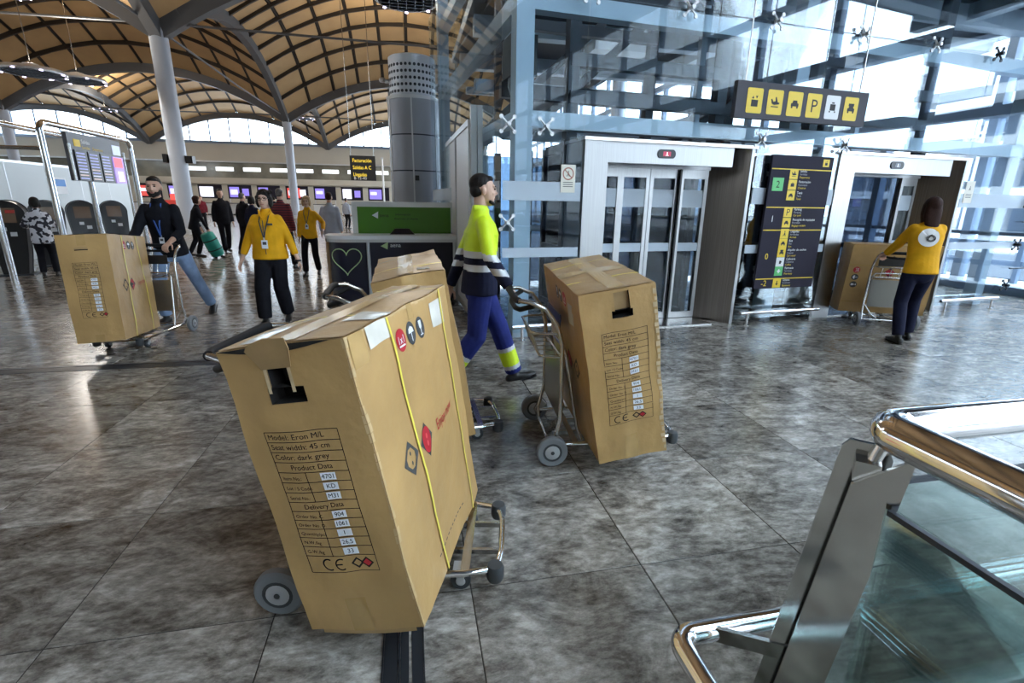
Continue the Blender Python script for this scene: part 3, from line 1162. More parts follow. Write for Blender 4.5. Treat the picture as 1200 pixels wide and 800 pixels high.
buffer_rail(2.30, 3.62, 'low chrome buffer rail below the directory board')
buffer_rail(6.05, 7.35, 'low chrome buffer rail right of the open lift')
buffer_rail(-.85, -.12, 'low chrome buffer rail left of the closed lift behind the walking man')

# ------------------------------------------------------------------ foreground balustrade
ba = thing('balustrade', 'chrome and green glass corner balustrade in the right foreground', 'railing', (.985, .835, 0))
rc = .055


def corner_path(z, dx, dy, xlen, ylen):
    """from +x end to the corner, then to -y end"""
    p = [(xlen, dy, z)]
    for k in range(9):
        a = R(90 + 90 * k / 8)
        p.append((dx + rc + rc * math.cos(a), dy - rc + rc * math.sin(a), z))
    p.append((dx, -ylen, z))
    return p


MB().tube(corner_path(1.03, .070, .012, 2.4, 2.2), .044, 20).build('handrail', MT['chrome'], ba, 60)
MB().tube(corner_path(.30, -.265, .195, 2.4, 2.2), .032, 20).build('lower_rail', MT['chrome'], ba, 60)


def blade(x, y, a, q, name='post'):
    """post plate with a mitred top, standing at x,y turned by a"""
    M = Matrix.Translation((x - .105, y + .025, 0)) @ Matrix(((1, 0, .135, 0), (0, 1, -.03, 0), (0, 0, 1, 0), (0, 0, 0, 1))) @ Matrix.Rotation(a, 4, 'Z')
    return MB().prism(q, .012, M @ Matrix(((1, 0, 0, 0), (0, 0, -1, .006), (0, 1, 0, 0), (0, 0, 0, 1)))).build(name, MT['brushed_dark'], ba)


MT['brushed_dark'] = mat('mirror_steel', (.62, .60, .57), .12, 1.0)
blade(.040, .028, R(-47), [(-.052, 0), (.052, 0), (.052, .955), (.035, .985), (-.040, .985), (-.052, .965)])
blade(.022, -.036, R(-47), [(-.048, 0), (.048, 0), (.048, .985), (.036, .985), (-.048, .90)])
MB().bar((.075, .030, .93), (.03, -.015, .93), .05, .05, (0, 0, 1)).build('saddle', MT['steel'], ba)
MB().tube([(.06, -.0, .95), (.085, .0, 1.01)], .014, 10).build('saddle_pin', MT['steel'], ba, 50)
MB().bar((-.01, .03, .36), (-.15, .185, .30), .014, .045, (0, 0, 1)).build('rail_arm', MT['brushed_dark'], ba)
MB().bar((1.6, .03, .40), (1.6, .195, .30), .012, .05, (0, 0, 1)).build('rail_arm', MT['brushed_dark'], ba)
g1 = MB().box(.085, 2.3, .022, .034, .10, .86).build('glass_pane', MT['glass_green'], ba)
g2 = MB().box(.036, .048, -2.0, -.075, .10, .86).build('glass_pane', MT['glass_green'], ba)
MB().box(.085, 2.3, .0215, .0345, .8605, .872).build('edge_strip', MT['steeldark'], g1)
MB().box(.0355, .0485, -2.0, -.075, .8605, .873).build('edge_strip', MT['steeldark'], g2)
MB().box(.085, 2.3, .012, .044, .0, .10).build('base_channel', MT['alu'], ba)
MB().box(.024, .056, -2.0, -.075, .0, .10).build('base_channel', MT['alu'], ba)
MB().box(1.55, 1.65, .01, .04, 0, 1.0).build('post', MT['brushed_dark'], ba)

# ================================================================== LUGGAGE TROLLEYS
def wheel_geo(r, w, m_t, m_h, parent, name, loc):
    M = Matrix.Translation(loc) @ Matrix.Rotation(PI / 2, 4, 'X')
    wl_ = MB().lathe([(r * .62, -w / 2), (r * .9, -w / 2), (r, -w * .3), (r, w * .3), (r * .9, w / 2), (r * .62, w / 2)], 24, M).build(name, m_t, parent, 35)
    hb = MB()
    hb.lathe([(r * .61, -w * .515), (r * .61, w * .515)], 20, M, 0)
    hb.lathe([(r * .40, -w * .60), (r * .47, -w * .54), (r * .47, w * .54), (r * .40, w * .60)], 20, M, 1)
    hb.lathe([(r * .12, -w * .66), (r * .12, w * .66)], 10, M, 0)
    hb.build('hub', [MT['tyre_d'], m_h], wl_, 35)
    return wl_


def make_trolley(label, dark=False):
    t = thing('luggage_trolley', label, 'luggage trolley')
    S = MT['steel']
    for s in (-1, 1):
        wheel_geo(.095, .045, MT['tyre_d'] if dark else MT['tyre'], MT['hub'], t, 'rear_wheel', (0, s * .33, .095))
        MB().tube([(.0, s * .285, .10), (.03, s * .28, .17), (.055, s * .275, .28), (.055, s * .27, .50), (.05, s * .265, .74), (.02, s * .26, .85), (-.05, s * .255, .945), (-.14, s * .25, .985), (-.20, s * .22, .99)], .0135, 10).build('side_tube', S, t, 50)
        MB().tube([(.20, s * .235, .115), (.17, s * .235, .20), (.085, s * .225, .66), (.075, s * .20, .70), (.073, s * .1, .705), (.073, 0, .705)], .010, 8).build('backrest_tube', S, t, 50)
        MB().tube([(.055, s * .272, .30), (.0, s * .18, .16), (.0, s * .12, .12)], .009, 8).build('brace', S, t, 50)
        MB().bar((0, s * .30, .095), (.06, s * .285, .16), .02, .05).build('wheel_bracket', MT['alu'], t)
    MB().tube([(0, -.30, .095), (0, .30, .095)], .011, 8).build('axle', S, t, 50)
    MB().tube([(-.20, -.22, .99), (-.215, -.18, .99), (-.215, .18, .99), (-.20, .22, .99)], .019, 12).build('handle_grip', MT['rubber'], t, 50)
    MB().tube([(-.12, -.25, .965), (-.19, -.20, .935), (-.205, -.1, .925), (-.205, .1, .925), (-.19, .20, .935), (-.12, .25, .965)], .015, 10).build('brake_lever', MT['rubber'], t, 50)
    bk = MB()
    bk.tube([(.05, -.262, .80), (-.08, -.24, .80), (-.12, -.20, .80), (-.12, .20, .80), (-.08, .24, .80), (.05, .262, .80)], .008, 8)
    bk.tube([(.055, -.265, .66), (-.04, -.24, .66), (-.07, -.20, .66), (-.07, .20, .66), (-.04, .24, .66), (.055, .265, .66)], .008, 8)
    for y in (-.2, -.1, 0, .1, .2):
        bk.tube([(-.12, y, .80), (-.07, y, .66), (.055, y, .655)], .005, 6)
    bk.tube([(.055, -.262, .655), (.055, .262, .655)], .008, 8)
    bk.build('basket', S, t, 50)
    MB().box(.052, .060, -.235, .235, .26, .62).build('back_plate', MT['plate'], t)
    MB().box(.045, .0515, -.20, .20, .80, .90).build('name_board', MT['black'], t)
    # platform
    lp = [(.02, -.27, .105), (.30, -.265, .105), (.69, -.235, .105), (.775, -.215, .105), (.82, -.17, .105), (.832, -.1, .105), (.832, .1, .105), (.82, .17, .105), (.775, .215, .105), (.69, .235, .105), (.30, .265, .105), (.02, .27, .105)]
    MB().tube(lp, .014, 10).build('platform_frame', MT['chrome'], t, 50)
    for x, w in ((.16, .27), (.36, .258), (.54, .246), (.69, .235)):
        MB().box(x - .018, x + .018, -w + .005, w - .005, .108, .114).build('slat', MT['steel'], t)
    for y in (-.09, .09):
        MB().box(.05, .82, y - .008, y + .008, .085, .107).build('runner', MT['steel'], t)
    for s in (-1, 1):
        cs = wheel_geo(.042, .035, MT['tyre_d'], MT['hub'], t, 'front_caster', (.67, s * .19, .042))
        for yy in (-.024, .024):
            MB().box(.655, .685, s * .19 + yy - .004, s * .19 + yy + .004, .038, .092).build('fork', MT['alu'], cs)
        MB().box(.64, .70, s * .19 - .03, s * .19 + .03, .092, .102).build('fork_plate', MT['alu'], cs)
        MB().lathe([(.030, -.035), (.036, -.02), (.036, .02), (.030, .035)], 16, Matrix.Translation((.81, s * .205, .09))).build('bumper', MT['tyre_d'], t, 35)
    return t


trol0 = make_trolley('steel luggage trolley under the foreground carton', dark=False)


def place_trolley(x, y, yaw, label, first=[True]):
    if first[0]:
        t = trol0
        first[0] = False
    else:
        t = copy_tree(trol0)
    t.location = (x, y, 0)
    t.rotation_euler = (0, 0, yaw)
    t['label'] = label
    t['group'] = 'airport luggage trolleys'
    return t


place_trolley(-.465, 1.995, R(-12), 'steel luggage trolley under the big carton in the left foreground')
place_trolley(-.28, 3.15, R(0.5), 'steel luggage trolley almost hidden behind the foreground carton')
place_trolley(.815, 2.87, R(-5), 'steel luggage trolley with a grey wheel held by the high visibility worker')
place_trolley(-2.90, 6.36, R(-95), 'steel luggage trolley pushed by the bearded man in black')
place_trolley(6.15, 5.2, R(62), 'steel luggage trolley pushed by the long haired woman at the open lift')


# ================================================================== CARTONS
MT['wornedge'] = mat('worn_board', (.56, .39, .20), .7, 0, .2, 12)


class Carton:
    def __init__(self, name, label, corners, seed=0, bulge=.012, crumple=.006):
        """corners[(i,j,k)] i,j in -1,1, k in 0,1 ; world points"""
        self.c = {k: V(v) for k, v in corners.items()}
        ctr = sum((self.c[k] for k in self.c if k[2] == 0), V()) / 4
        self.o = V((ctr.x, ctr.y, 0))
        self.root = thing(name, label, 'carton', self.o, 0, 'tall cartons on the luggage trolleys')
        self.seed, self.bulge, self.cr = seed, bulge, crumple
        self.mid = sum(self.c.values(), V()) / 8

    def tri(self, a, b, c):
        """unit coords 0..1 -> world"""
        p = V()
        for (i, j, k), q in self.c.items():
            w = (a if i > 0 else 1 - a) * (b if j > 0 else 1 - b) * (c if k > 0 else 1 - c)
            p += q * w
        return p

    FACE = {'front': lambda u, v: (u, 0, v), 'back': lambda u, v: (1 - u, 1, v), 'right': lambda u, v: (1, u, v), 'left': lambda u, v: (0, 1 - u, v),
            'top': lambda u, v: (u, v, 1), 'bottom': lambda u, v: (u, 1 - v, 0)}

    def raw(self, face, u, v):
        a, b, c = self.FACE[face](u, v)
        p = self.tri(a, b, c)
        n = noise.noise_vector(V((a * 3.1 + self.seed, b * 5.2, c * 5.0)))
        return p + n * self.cr

    def S(self, face, u, v, off=0.0):
        h = .02
        p = self.raw(face, u, v)
        du = self.raw(face, u + h, v) - self.raw(face, u - h, v)
        dv = self.raw(face, u, v + h) - self.raw(face, u, v - h)
        n = du.cross(dv).normalized()
        if n.dot(p - self.mid) < 0:
            n = -n
        cu, cv = max(0, min(1, u)), max(0, min(1, v))
        b = self.bulge * math.sin(PI * cu) * math.sin(PI * cv)
        b += .004 * math.sin(PI * cu) ** .5 * math.sin(PI * cv) ** .5 * noise.noise(V((u * 4 + self.seed * 3, v * 5, 1.7)))
        return p + n * (b + off) - self.o

    def grid(self, mb, face, us, vs, off=0.0, hole=None, m=0):
        k0 = len(mb.v)
        pts = [self.S(face, u, v, off) for v in vs for u in us]
        fs = []
        n = len(us)
        for j in range(len(vs) - 1):
            for i in range(n - 1):
                if hole and any(us[i] >= h[0] - 1e-6 and us[i + 1] <= h[1] + 1e-6 and vs[j] >= h[2] - 1e-6 and vs[j + 1] <= h[3] + 1e-6 for h in hole):
                    continue
                fs.append((j * n + i, j * n + i + 1, (j + 1) * n + i + 1, (j + 1) * n + i))
        mb.add(pts, fs, m)

    def slab(self, mb, face, u0, u1, v0, v1, off=.0012, th=.0008, n=6, m=0):
        """thin sheet following the face"""
        us = [lerp(u0, u1, i / n) for i in range(n + 1)]
        vs = [lerp(v0, v1, i / n) for i in range(n + 1)]
        self.grid(mb, face, us, vs, off + th, m=m)

    def body(self, hole=None, hole_face='front', m='card'):
        mb = MB()
        rng = [i / 12 for i in range(13)]
        for f in self.FACE:
            us, vs = list(rng), list(rng)
            if hole and f == hole_face:
                for h in hole:
                    us = sorted(set(us + [h[0], h[1]]))
                    vs = sorted(set(vs + [h[2], h[3]]))
                self.grid(mb, f, us, vs, 0, hole)
            else:
                self.grid(mb, f, us, vs)
        o = mb.build('body', MT[m], self.root, 40)
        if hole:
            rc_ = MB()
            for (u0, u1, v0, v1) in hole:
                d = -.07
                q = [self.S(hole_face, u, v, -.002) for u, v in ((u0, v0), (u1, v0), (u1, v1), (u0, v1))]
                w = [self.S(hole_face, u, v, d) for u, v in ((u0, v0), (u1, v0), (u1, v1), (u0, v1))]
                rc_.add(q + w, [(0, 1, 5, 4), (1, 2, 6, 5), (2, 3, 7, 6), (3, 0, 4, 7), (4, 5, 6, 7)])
            rc_.build('hand_hole', MT['opening_shade'], o)
        return o

    def edge_wear(self, amt=1.0):
        """crushed pale board along the near upright edge and the lid edges"""
        rnd = random.Random(int(self.seed * 10))
        mb = MB()
        for k in range(34):
            v = k / 34
            w = (.005 + .013 * rnd.random() ** 2) * amt
            self.slab(mb, 'right', .0, w, v, v + .027, .0014, .0004, 1)
            self.slab(mb, 'front', 1 - w * 1.2, 1.0, v, v + .027, .0014, .0004, 1)
        for k in range(24):
            u = k / 24
            w = (.004 + .010 * rnd.random() ** 2) * amt
            self.slab(mb, 'right', u, u + .04, 1 - w, 1.0, .0014, .0004, 1)
        o = mb.build('worn_edge', MT['wornedge'], self.root)
        o['kind'] = 'stuff'

    def label_table(self, face='front', u0=.19, u1=.775, v0=.232, v1=.735):
        pr = MB()
        W, Hh = .39, 1.0
        rows_ = [lerp(v1, v0 + .06, i / 13) for i in range(14)] + [v0]
        um = lerp(u0, u1, .40)

        def hl(v, a, b, t=.0011):
            self.slab(pr, face, a, b, v - t, v + t, .0012, .0004, 4)

        def vl(u, a, b, t=.0030):
            self.slab(pr, face, u - t, u + t, a, b, .0012, .0004, 4)
        for v in rows_:
            hl(v, u0, u1)
        vl(u0, v0, v1)
        vl(u1, v0, v1)
        vl(um, rows_[7], rows_[4])
        vl(um, rows_[13], rows_[8])
        txt = ['Model: Eron M/L', 'Seat width: 45 cm', 'Color: dark grey', None, 'Item No.:', 'Lot / S Code:', 'Serial No.:', None, 'Order No. C.', 'Order No. D.', 'Quantity/pcs', 'N.W./kg', 'G.W./kg']

        def mapper(u, v):
            return lambda x, y: self.S(face, u + x / W, v + y / Hh, .0018)
        rh = rows_[0] - rows_[1]
        for i in range(13):
            vv = rows_[i + 1] + rh * .28
            if i in (3, 7):
                add_text(pr, 'Product Data' if i == 3 else 'Delivery Data', .024, mapper((u0 + u1) / 2, vv), 'CENTER')
            else:
                s = txt[i]
                add_text(pr, s, .025 if i < 3 else .0165, mapper(u0 + .022, vv))
        cv = (rows_[13] + v0) / 2
        for k, uu in enumerate((.36, .475)):       # CE mark drawn as two arcs
            r0, r1 = .017, .022
            for q in range(14):
                a0, a1 = R(60 + 240 * q / 14), R(60 + 240 * (q + 1) / 14)
                pr.add([self.S(face, uu + r_ * math.cos(a) / W, cv + r_ * math.sin(a) / Hh, .0018) for a, r_ in ((a0, r0), (a1, r0), (a1, r1), (a0, r1))], [(0, 1, 2, 3)])
            if k:
                pr.add([self.S(face, uu + x / W, cv + y / Hh, .0018) for x, y in ((-.019, -.0025), (.004, -.0025), (.004, .0025), (-.019, .0025))], [(0, 1, 2, 3)])
        for k, uu in enumerate((.615, .695)):
            a, b, t = .021, .021, .006
            o_ = [(a, 0), (0, b), (-a, 0), (0, -b)]
            i_ = [(x * .62, y * .62) for x, y in o_]
            for q in range(4):
                p = [o_[q], o_[(q + 1) % 4], i_[(q + 1) % 4], i_[q]]
                pr.add([self.S(face, uu + x / W, cv + y / Hh, .0018) for x, y in p], [(0, 1, 2, 3)])
        pr.build('printed_table', MT['ink'], self.root)
        rd = MB()
        for uu, s_ in ((.695, .014), ):
            rd.add([self.S(face, uu + x / W, cv + y / Hh, .0022) for x, y in ((s_, 0), (0, s_), (-s_, 0), (0, -s_))], [(0, 1, 2, 3)])
        rd.build('red_emblem', MT['ink_red'], self.root)
        for i in (4, 5, 6, 8, 9, 10, 11, 12):
            sb = MB()
            vv = (rows_[i] + rows_[i + 1]) / 2
            uu = um + .17 + (.0 if i < 8 else .0)
            self.slab(sb, face, uu - .062, uu + .062, vv - .0128, vv + .0128, .0016, .0008, 2)
            so_ = sb.build('white_sticker', MT['sticker'], self.root)
            tx = MB()
            add_text(tx, {4: '4701', 5: 'KD', 6: 'M31', 8: '904', 9: '1061', 10: '1', 11: '26.5', 12: '33'}[i], .022, lambda x, y, uu=uu, vv=vv: self.S(face, uu + x / W, vv - .007 + y / Hh, .0034), 'CENTER')
            tx.build('sticker_print', MT['ink_grey'], so_)

    def broad_print(self, face='right', flip=False):
        """handling marks and diamond emblem of the broad side; u runs along the face"""
        L_, Hh = .95, 1.0
        F = (lambda u: 1 - u) if flip else (lambda u: u)
        sg = -1 if flip else 1

        def P(u, v, x, y, off):
            return self.S(face, F(u + x / L_), v + y / Hh, off)

        def disc(mb, u, v, r, off):
            n = 24
            mb.add([P(u, v, r * math.cos(2 * PI * k / n), r * math.sin(2 * PI * k / n), off) for k in range(n)], [tuple(range(n))])
        for k, u in enumerate((.37, .478, .585)):
            d = MB()
            disc(d, u, .90, .042, .0016)
            o = d.build('handling_mark', MT['ink_red'] if k == 0 else MT['ink_grey'], self.root)
            w = MB()
            if k == 0:
                add_text(w, '1x1', .042, lambda x, y: P(.37, .888, x, y, .0026), 'CENTER')
                w.add([P(u, .90, x, y, .0026) for x, y in ((-.026, -.024), (.026, -.024), (.026, -.018), (-.026, -.018))], [(0, 1, 2, 3)])
            elif k == 1:
                w.add([P(u, .90, x, y, .0026) for x, y in ((-.026, .002), (-.02, .018), (0, .026), (.02, .018), (.026, .002))], [(0, 1, 2, 3, 4)])
                w.add([P(u, .90, x, y, .0026) for x, y in ((-.003, -.03), (.003, -.03), (.003, .002), (-.003, .002))], [(0, 1, 2, 3)])
            else:
                w.add([P(u, .90, x, y, .0026) for x, y in ((-.014, .028), (.014, .028), (.012, .002), (.003, -.006), (-.003, -.006), (-.012, .002))], [(0, 5, 4, 3, 2, 1)])
                w.add([P(u, .90, x, y, .0026) for x, y in ((-.003, -.03), (.003, -.03), (.003, -.005), (-.003, -.005))], [(0, 1, 2, 3)])
                w.add([P(u, .90, x, y, .0026) for x, y in ((-.014, -.03), (.014, -.03), (.014, -.025), (-.014, -.025))], [(0, 1, 2, 3)])
            w.build('mark_symbol', MT['sticker'], o)
        # two squares standing on a corner: outlined white one and red one
        for k, (u, v) in enumerate(((.222, .513), (.392, .517))):
            s_ = .066
            g = MB()
            o4 = [(s_, 0), (0, s_), (-s_, 0), (0, -s_)]
            if k == 0:
                i4 = [(x * .74, y * .74) for x, y in o4]
                for q in range(4):
                    p = [o4[q], o4[(q + 1) % 4], i4[(q + 1) % 4], i4[q]]
                    g.add([P(u, v, x, y, .0016) for x, y in p], [(0, 1, 2, 3)])
                for x, y in ((.0, .018), (.0, -.018)):
                    n = 10
                    g.add([P(u, v, x + .006 * math.cos(2 * PI * a / n), y + .008 * math.sin(2 * PI * a / n), .0016) for a in range(n)], [tuple(range(n))])
                for q in range(4):
                    a = o4[q]
                    p = [a, (a[0] * .55 + o4[(q + 1) % 4][0] * .3, a[1] * .55 + o4[(q + 1) % 4][1] * .3), (a[0] * .55 + o4[q - 1][0] * .3, a[1] * .55 + o4[q - 1][1] * .3)]
                    g.add([P(u, v, x, y, .0014) for x, y in p], [(0, 1, 2)])
                g.build('diamond_emblem', MT['ink_grey'], self.root)
            else:
                g.add([P(u, v, x, y, .0016) for x, y in o4], [(0, 1, 2, 3)])
                e_ = g.build('diamond_emblem', MT['ink_grey'], self.root)
                g = MB()
                n = 20
                g.add([P(u, v, .043 * math.cos(2 * PI * a / n), .05 * math.sin(2 * PI * a / n), .0022) for a in range(n)], [tuple(range(n))])
                g.build('red_heart', MT['ink_red'], e_)
                g = MB()
                for y in (.014, -.014):
                    g.add([P(u, v, .009 * math.cos(2 * PI * a / 10), y + .011 * math.sin(2 * PI * a / 10), .0028) for a in range(10)], [tuple(range(10))])
                g.build('red_dots', mat('bright_red', (.75, .10, .10), .5) if 'bright_red' not in bpy.data.materials else bpy.data.materials['bright_red'], e_)
        g = MB()
        add_text(g, 'Enjoy now', .062, lambda x, y: P(.53, .497, x, y + x * .08, .0018), 'LEFT', 0, .82)
        g.build('red_script', MT['ink_red'], self.root)

    def strap(self, face, pts, w=.011, name='strap', m='strap'):
        """band over one face through (u,v) points; w in face units"""
        mb = MB()
        for (u0, v0), (u1, v1) in zip(pts, pts[1:]):
            n = 14
            d = V((u1 - u0, v1 - v0))
            d.normalize()
            c = V((-d.y, d.x)) * w
            q = []
            for i in range(n + 1):
                u, v = lerp(u0, u1, i / n), lerp(v0, v1, i / n)
                q += [self.S(face, u + c.x, v + c.y, .0055), self.S(face, u - c.x, v - c.y, .0055)]
            mb.add(q, [(2 * i, 2 * i + 1, 2 * i + 3, 2 * i + 2) for i in range(n)])
        return mb.build(name, MT[m], self.root)

    def tape(self, face, u0, u1, v0, v1, m='tape', off=.0015):
        mb = MB()
        self.slab(mb, face, u0, u1, v0, v1, off, .0005, 5)
        return mb.build('tape', MT[m], self.root)

    def lid(self, gap=.004, m='card2'):
        """two closing flaps with a seam along the length"""
        for a, b in ((.006, .497), (.503, .994)):
            mb = MB()
            self.slab(mb, 'top', a, b, .006, .994, gap, .0, 10)
            mb.build('lid_flap', MT[m], self.root, 40)


def rigid(w, l, h, x, y, z, yaw, tilt, roll):
    M = Matrix.Rotation(R(yaw), 3, 'Z') @ Matrix.Rotation(R(tilt), 3, 'Y') @ Matrix.Rotation(R(roll), 3, 'X')
    return {(i, j, k): V((x, y, z)) + M @ V((i * w / 2, j * l / 2, k * h)) for i in (-1, 1) for j in (-1, 1) for k in (0, 1)}


def fit(c, obs):
    """slide corners of a sagging carton across the view to where they are seen, keeping their depth"""
    for k, (x, y) in obs.items():
        p = c[k] - V((0, 0, CAM_H))
        w = p.dot(fw)
        d = rt2 * (x - 600) - up2 * (y - 400) + fw * FPX
        c[k] = V((0, 0, CAM_H)) + d * (w / FPX)
    return c


# foreground carton
c1 = fit(rigid(.376, .93, 1.0, -.019, 1.801, .149, -23.548, -9.748, .561),
         {(-1, -1, 1): (252, 412), (1, -1, 1): (402, 396), (-1, -1, 0): (366, 737), (1, -1, 0): (497, 735), (1, 1, 1): (521, 334), (1, 1, 0): (560, 574), (-1, 1, 1): (460, 336)})
b = Carton('carton', 'big cardboard carton leaning on the trolley in the foreground, hand hole torn open', c1, 1.0, .010, .008)
b.body([(.34, .60, .825, .875), (.375, .53, .875, .935)])
b.label_table()
b.broad_print()
b.lid()
b.strap('right', [(.294, 1.0), (.30, .55), (.325, .0)], .0075)
b.strap('right', [(.877, 1.0), (.86, .5), (.825, .0)], .0075)
b.strap('top', [(.0, .33), (1.0, .30)], .006)
b.strap('top', [(.0, .86), (1.0, .87)], .006)
b.edge_wear()
b.tape('right', .49, .545, .945, 1.0)
b.tape('right', .735, .90, .86, .965, 'tape_w')
b.tape('right', .13, .30, .93, 1.0, 'tape_w')
b.tape('right', .02, .11, .90, 1.0)
b.tape('front', .39, .58, .0, .13)
b.tape('top', .42, .60, .02, .98, 'tape', .006)
b.tape('top', .70, 1.0, .22, .36, 'tape_w', .006)
b.tape('top', .12, .30, .03, .30, 'tape_w', .006)
mb = MB()     # torn flap of the hand hole folded up and out
q = [b.S('front', .35, .935, .004), b.S('front', .56, .935, .004), b.S('front', .64, .995, .035), b.S('front', .66, 1.03, .05), b.S('front', .50, 1.035, .055), b.S('front', .38, 1.02, .05), b.S('front', .33, 1.0, .04)]
nrm = (q[1] - q[0]).cross(q[3] - q[0]).normalized() * .004
mb.add(q + [p + nrm for p in q], [tuple(range(6, -1, -1)), tuple(range(7, 14))] + [(i, (i + 1) % 7, 7 + (i + 1) % 7, 7 + i) for i in range(7)])
mb.build('torn_flap', MT['card2'], b.root)
for u in (.367, .537):     # white torn board edges at both sides of the cut
    mb = MB()
    b.slab(mb, 'front', u - .012, u + .012, .86, .945, .001, .004, 2)
    mb.build('torn_edge', MT['cardedge'], b.root)
mb = MB()     # near-black wedge on the front face, painted shade under the lid edge
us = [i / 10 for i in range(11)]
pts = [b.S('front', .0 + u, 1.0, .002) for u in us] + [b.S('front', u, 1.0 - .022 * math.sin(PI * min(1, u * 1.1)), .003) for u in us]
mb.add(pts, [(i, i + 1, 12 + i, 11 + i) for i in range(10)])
mb.build('lid_shade', MT['opening_shade'], b.root)
mb = MB()     # bent bottom flap
b.slab(mb, 'front', .1, .93, -.018, .0, -.004, .0, 6)
mb.build('bottom_flap', MT['card2'], b.root)
mb = MB()
for k in range(12):
    u = .27 + k * .036
    b.slab(mb, 'right', u, u + .022, .088, .094, .001, .0005, 1)
mb.build('scuff_print', MT['ink_grey'], b.root)

# carton behind it
c2 = rigid(.395, .949, 1.0, .149, 3.138, .162, .58, -9.6, .94)
b = Carton('carton', 'brown cardboard carton standing just behind the foreground carton', c2, 4.0, .012, .012)
b.body()
b.label_table()
b.broad_print()
b.lid()
b.strap('top', [(.0, .30), (1.0, .27)], .012)
b.strap('top', [(.0, .78), (1.0, .80)], .010, m='tape_w')
b.strap('right', [(.27, 1.0), (.28, .0)], .008)
b.tape('top', .36, .58, .02, .98, 'tape', .006)
b.tape('front', .38, .60, .84, 1.0)
b.tape('top', .62, .80, .10, .19, 'tape_w', .006)

# carton held by the hi-vis worker
c3 = rigid(.404, .98, 1.0, 1.247, 2.833, .145, -5.02, -10.18, 2.57)
b = Carton('carton', 'tall cardboard carton right of the walking worker with a cut hand hole', c3, 8.0, .008, .010)
b.body([(.40, .68, .845, .885), (.44, .65, .885, .985)])
mb = MB()     # board pushed in behind the upper slot
b.slab(mb, 'front', .44, .65, .885, .985, -.02, .0, 2)
mb.build('pushed_in_board', MT['card2'], b.root)
b.label_table(v0=.236, v1=.772, u0=.235, u1=.845)
b.lid()
b.strap('top', [(.0, .27), (1.0, .25)], .009)
b.strap('top', [(.0, .72), (1.0, .80)], .009)
b.tape('top', .40, .62, .02, .98, 'tape', .006)
b.tape('top', .0, 1.0, .42, .52, 'tape', .007)
b.tape('front', .42, .60, .0, .15)
b.tape('left', .70, .80, .78, .90, 'tape_w')
b.broad_print('left', True)
mb = MB()
for k in range(26):    # frayed right hand edge
    v = .02 + k * .037
    b.slab(mb, 'front', .965 - .012 * (k % 3), 1.0, v, v + .022 + .006 * (k % 2), .002, .002, 1)
mb.build('frayed_edge', MT['cardedge'], b.root)

# carton pushed by the bearded man
b.edge_wear(.7)
c4 = rigid(.388, .948, 1.0, -2.96, 5.637, .155, 7.5, -1.38, -5.5)
b = Carton('carton', 'cardboard carton pushed by the bearded man at the left', c4, 12.0, .008, .006)
b.body()
b.label_table(v0=.23, v1=.745, u0=.235, u1=.72)
b.broad_print()
b.lid()
b.strap('right', [(.33, 1.0), (.30, .5), (.28, .0)], .012)
b.strap('right', [(.70, 1.0), (.76, .5), (.775, .0)], .012)
b.tape('front', .40, .58, .90, 1.0)
b.tape('front', .40, .58, .0, .07)
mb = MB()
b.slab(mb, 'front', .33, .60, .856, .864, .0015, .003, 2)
mb.build('hand_slot', MT['opening_shade'], b.root)
mb = MB()
b.slab(mb, 'front', .33, .60, .864, .882, .002, .006, 2)
mb.build('slot_flap', MT['card2'], b.root)

# carton lying on its side at the open lift
W5 = Matrix.Rotation(R(-28), 3, 'Z')
cc5 = V((6.38, 5.60, .14))
lean = .10
c5 = {}
for i in (-1, 1):           # thickness direction of the carton = away from the pusher
    for j in (-1, 1):       # carton length stands upright
        for k in (0, 1):    # carton height lies across
            h_ = 0 if j > 0 else .93
            c5[(i, j, k)] = cc5 + W5 @ V(((.5 - k) * 1.0, -i * .19 - (.12 if j < 0 else 0), h_))
b = Carton('carton', 'cardboard carton lying on its side on the trolley at the open lift', c5, 16.0, .008, .006)
b.body([(.42, .60, .80, .84)])
b.broad_print()
b.strap('right', [(.30, 0), (.30, 1)], .010, m='tape')
b.strap('right', [(.84, 0), (.84, 1)], .010, m='tape')

# ================================================================== PEOPLE
def ik(a, b, l1, l2, bend):
    """middle joint between a and b bending towards 'bend'"""
    d = b - a
    L = min(d.length, (l1 + l2) * .999)
    d.normalize()
    x = (l1 * l1 - l2 * l2 + L * L) / (2 * L)
    h = math.sqrt(max(l1 * l1 - x * x, 0))
    n = V(bend)
    n = (n - d * n.dot(d)).normalized()
    return a + d * x + n * h


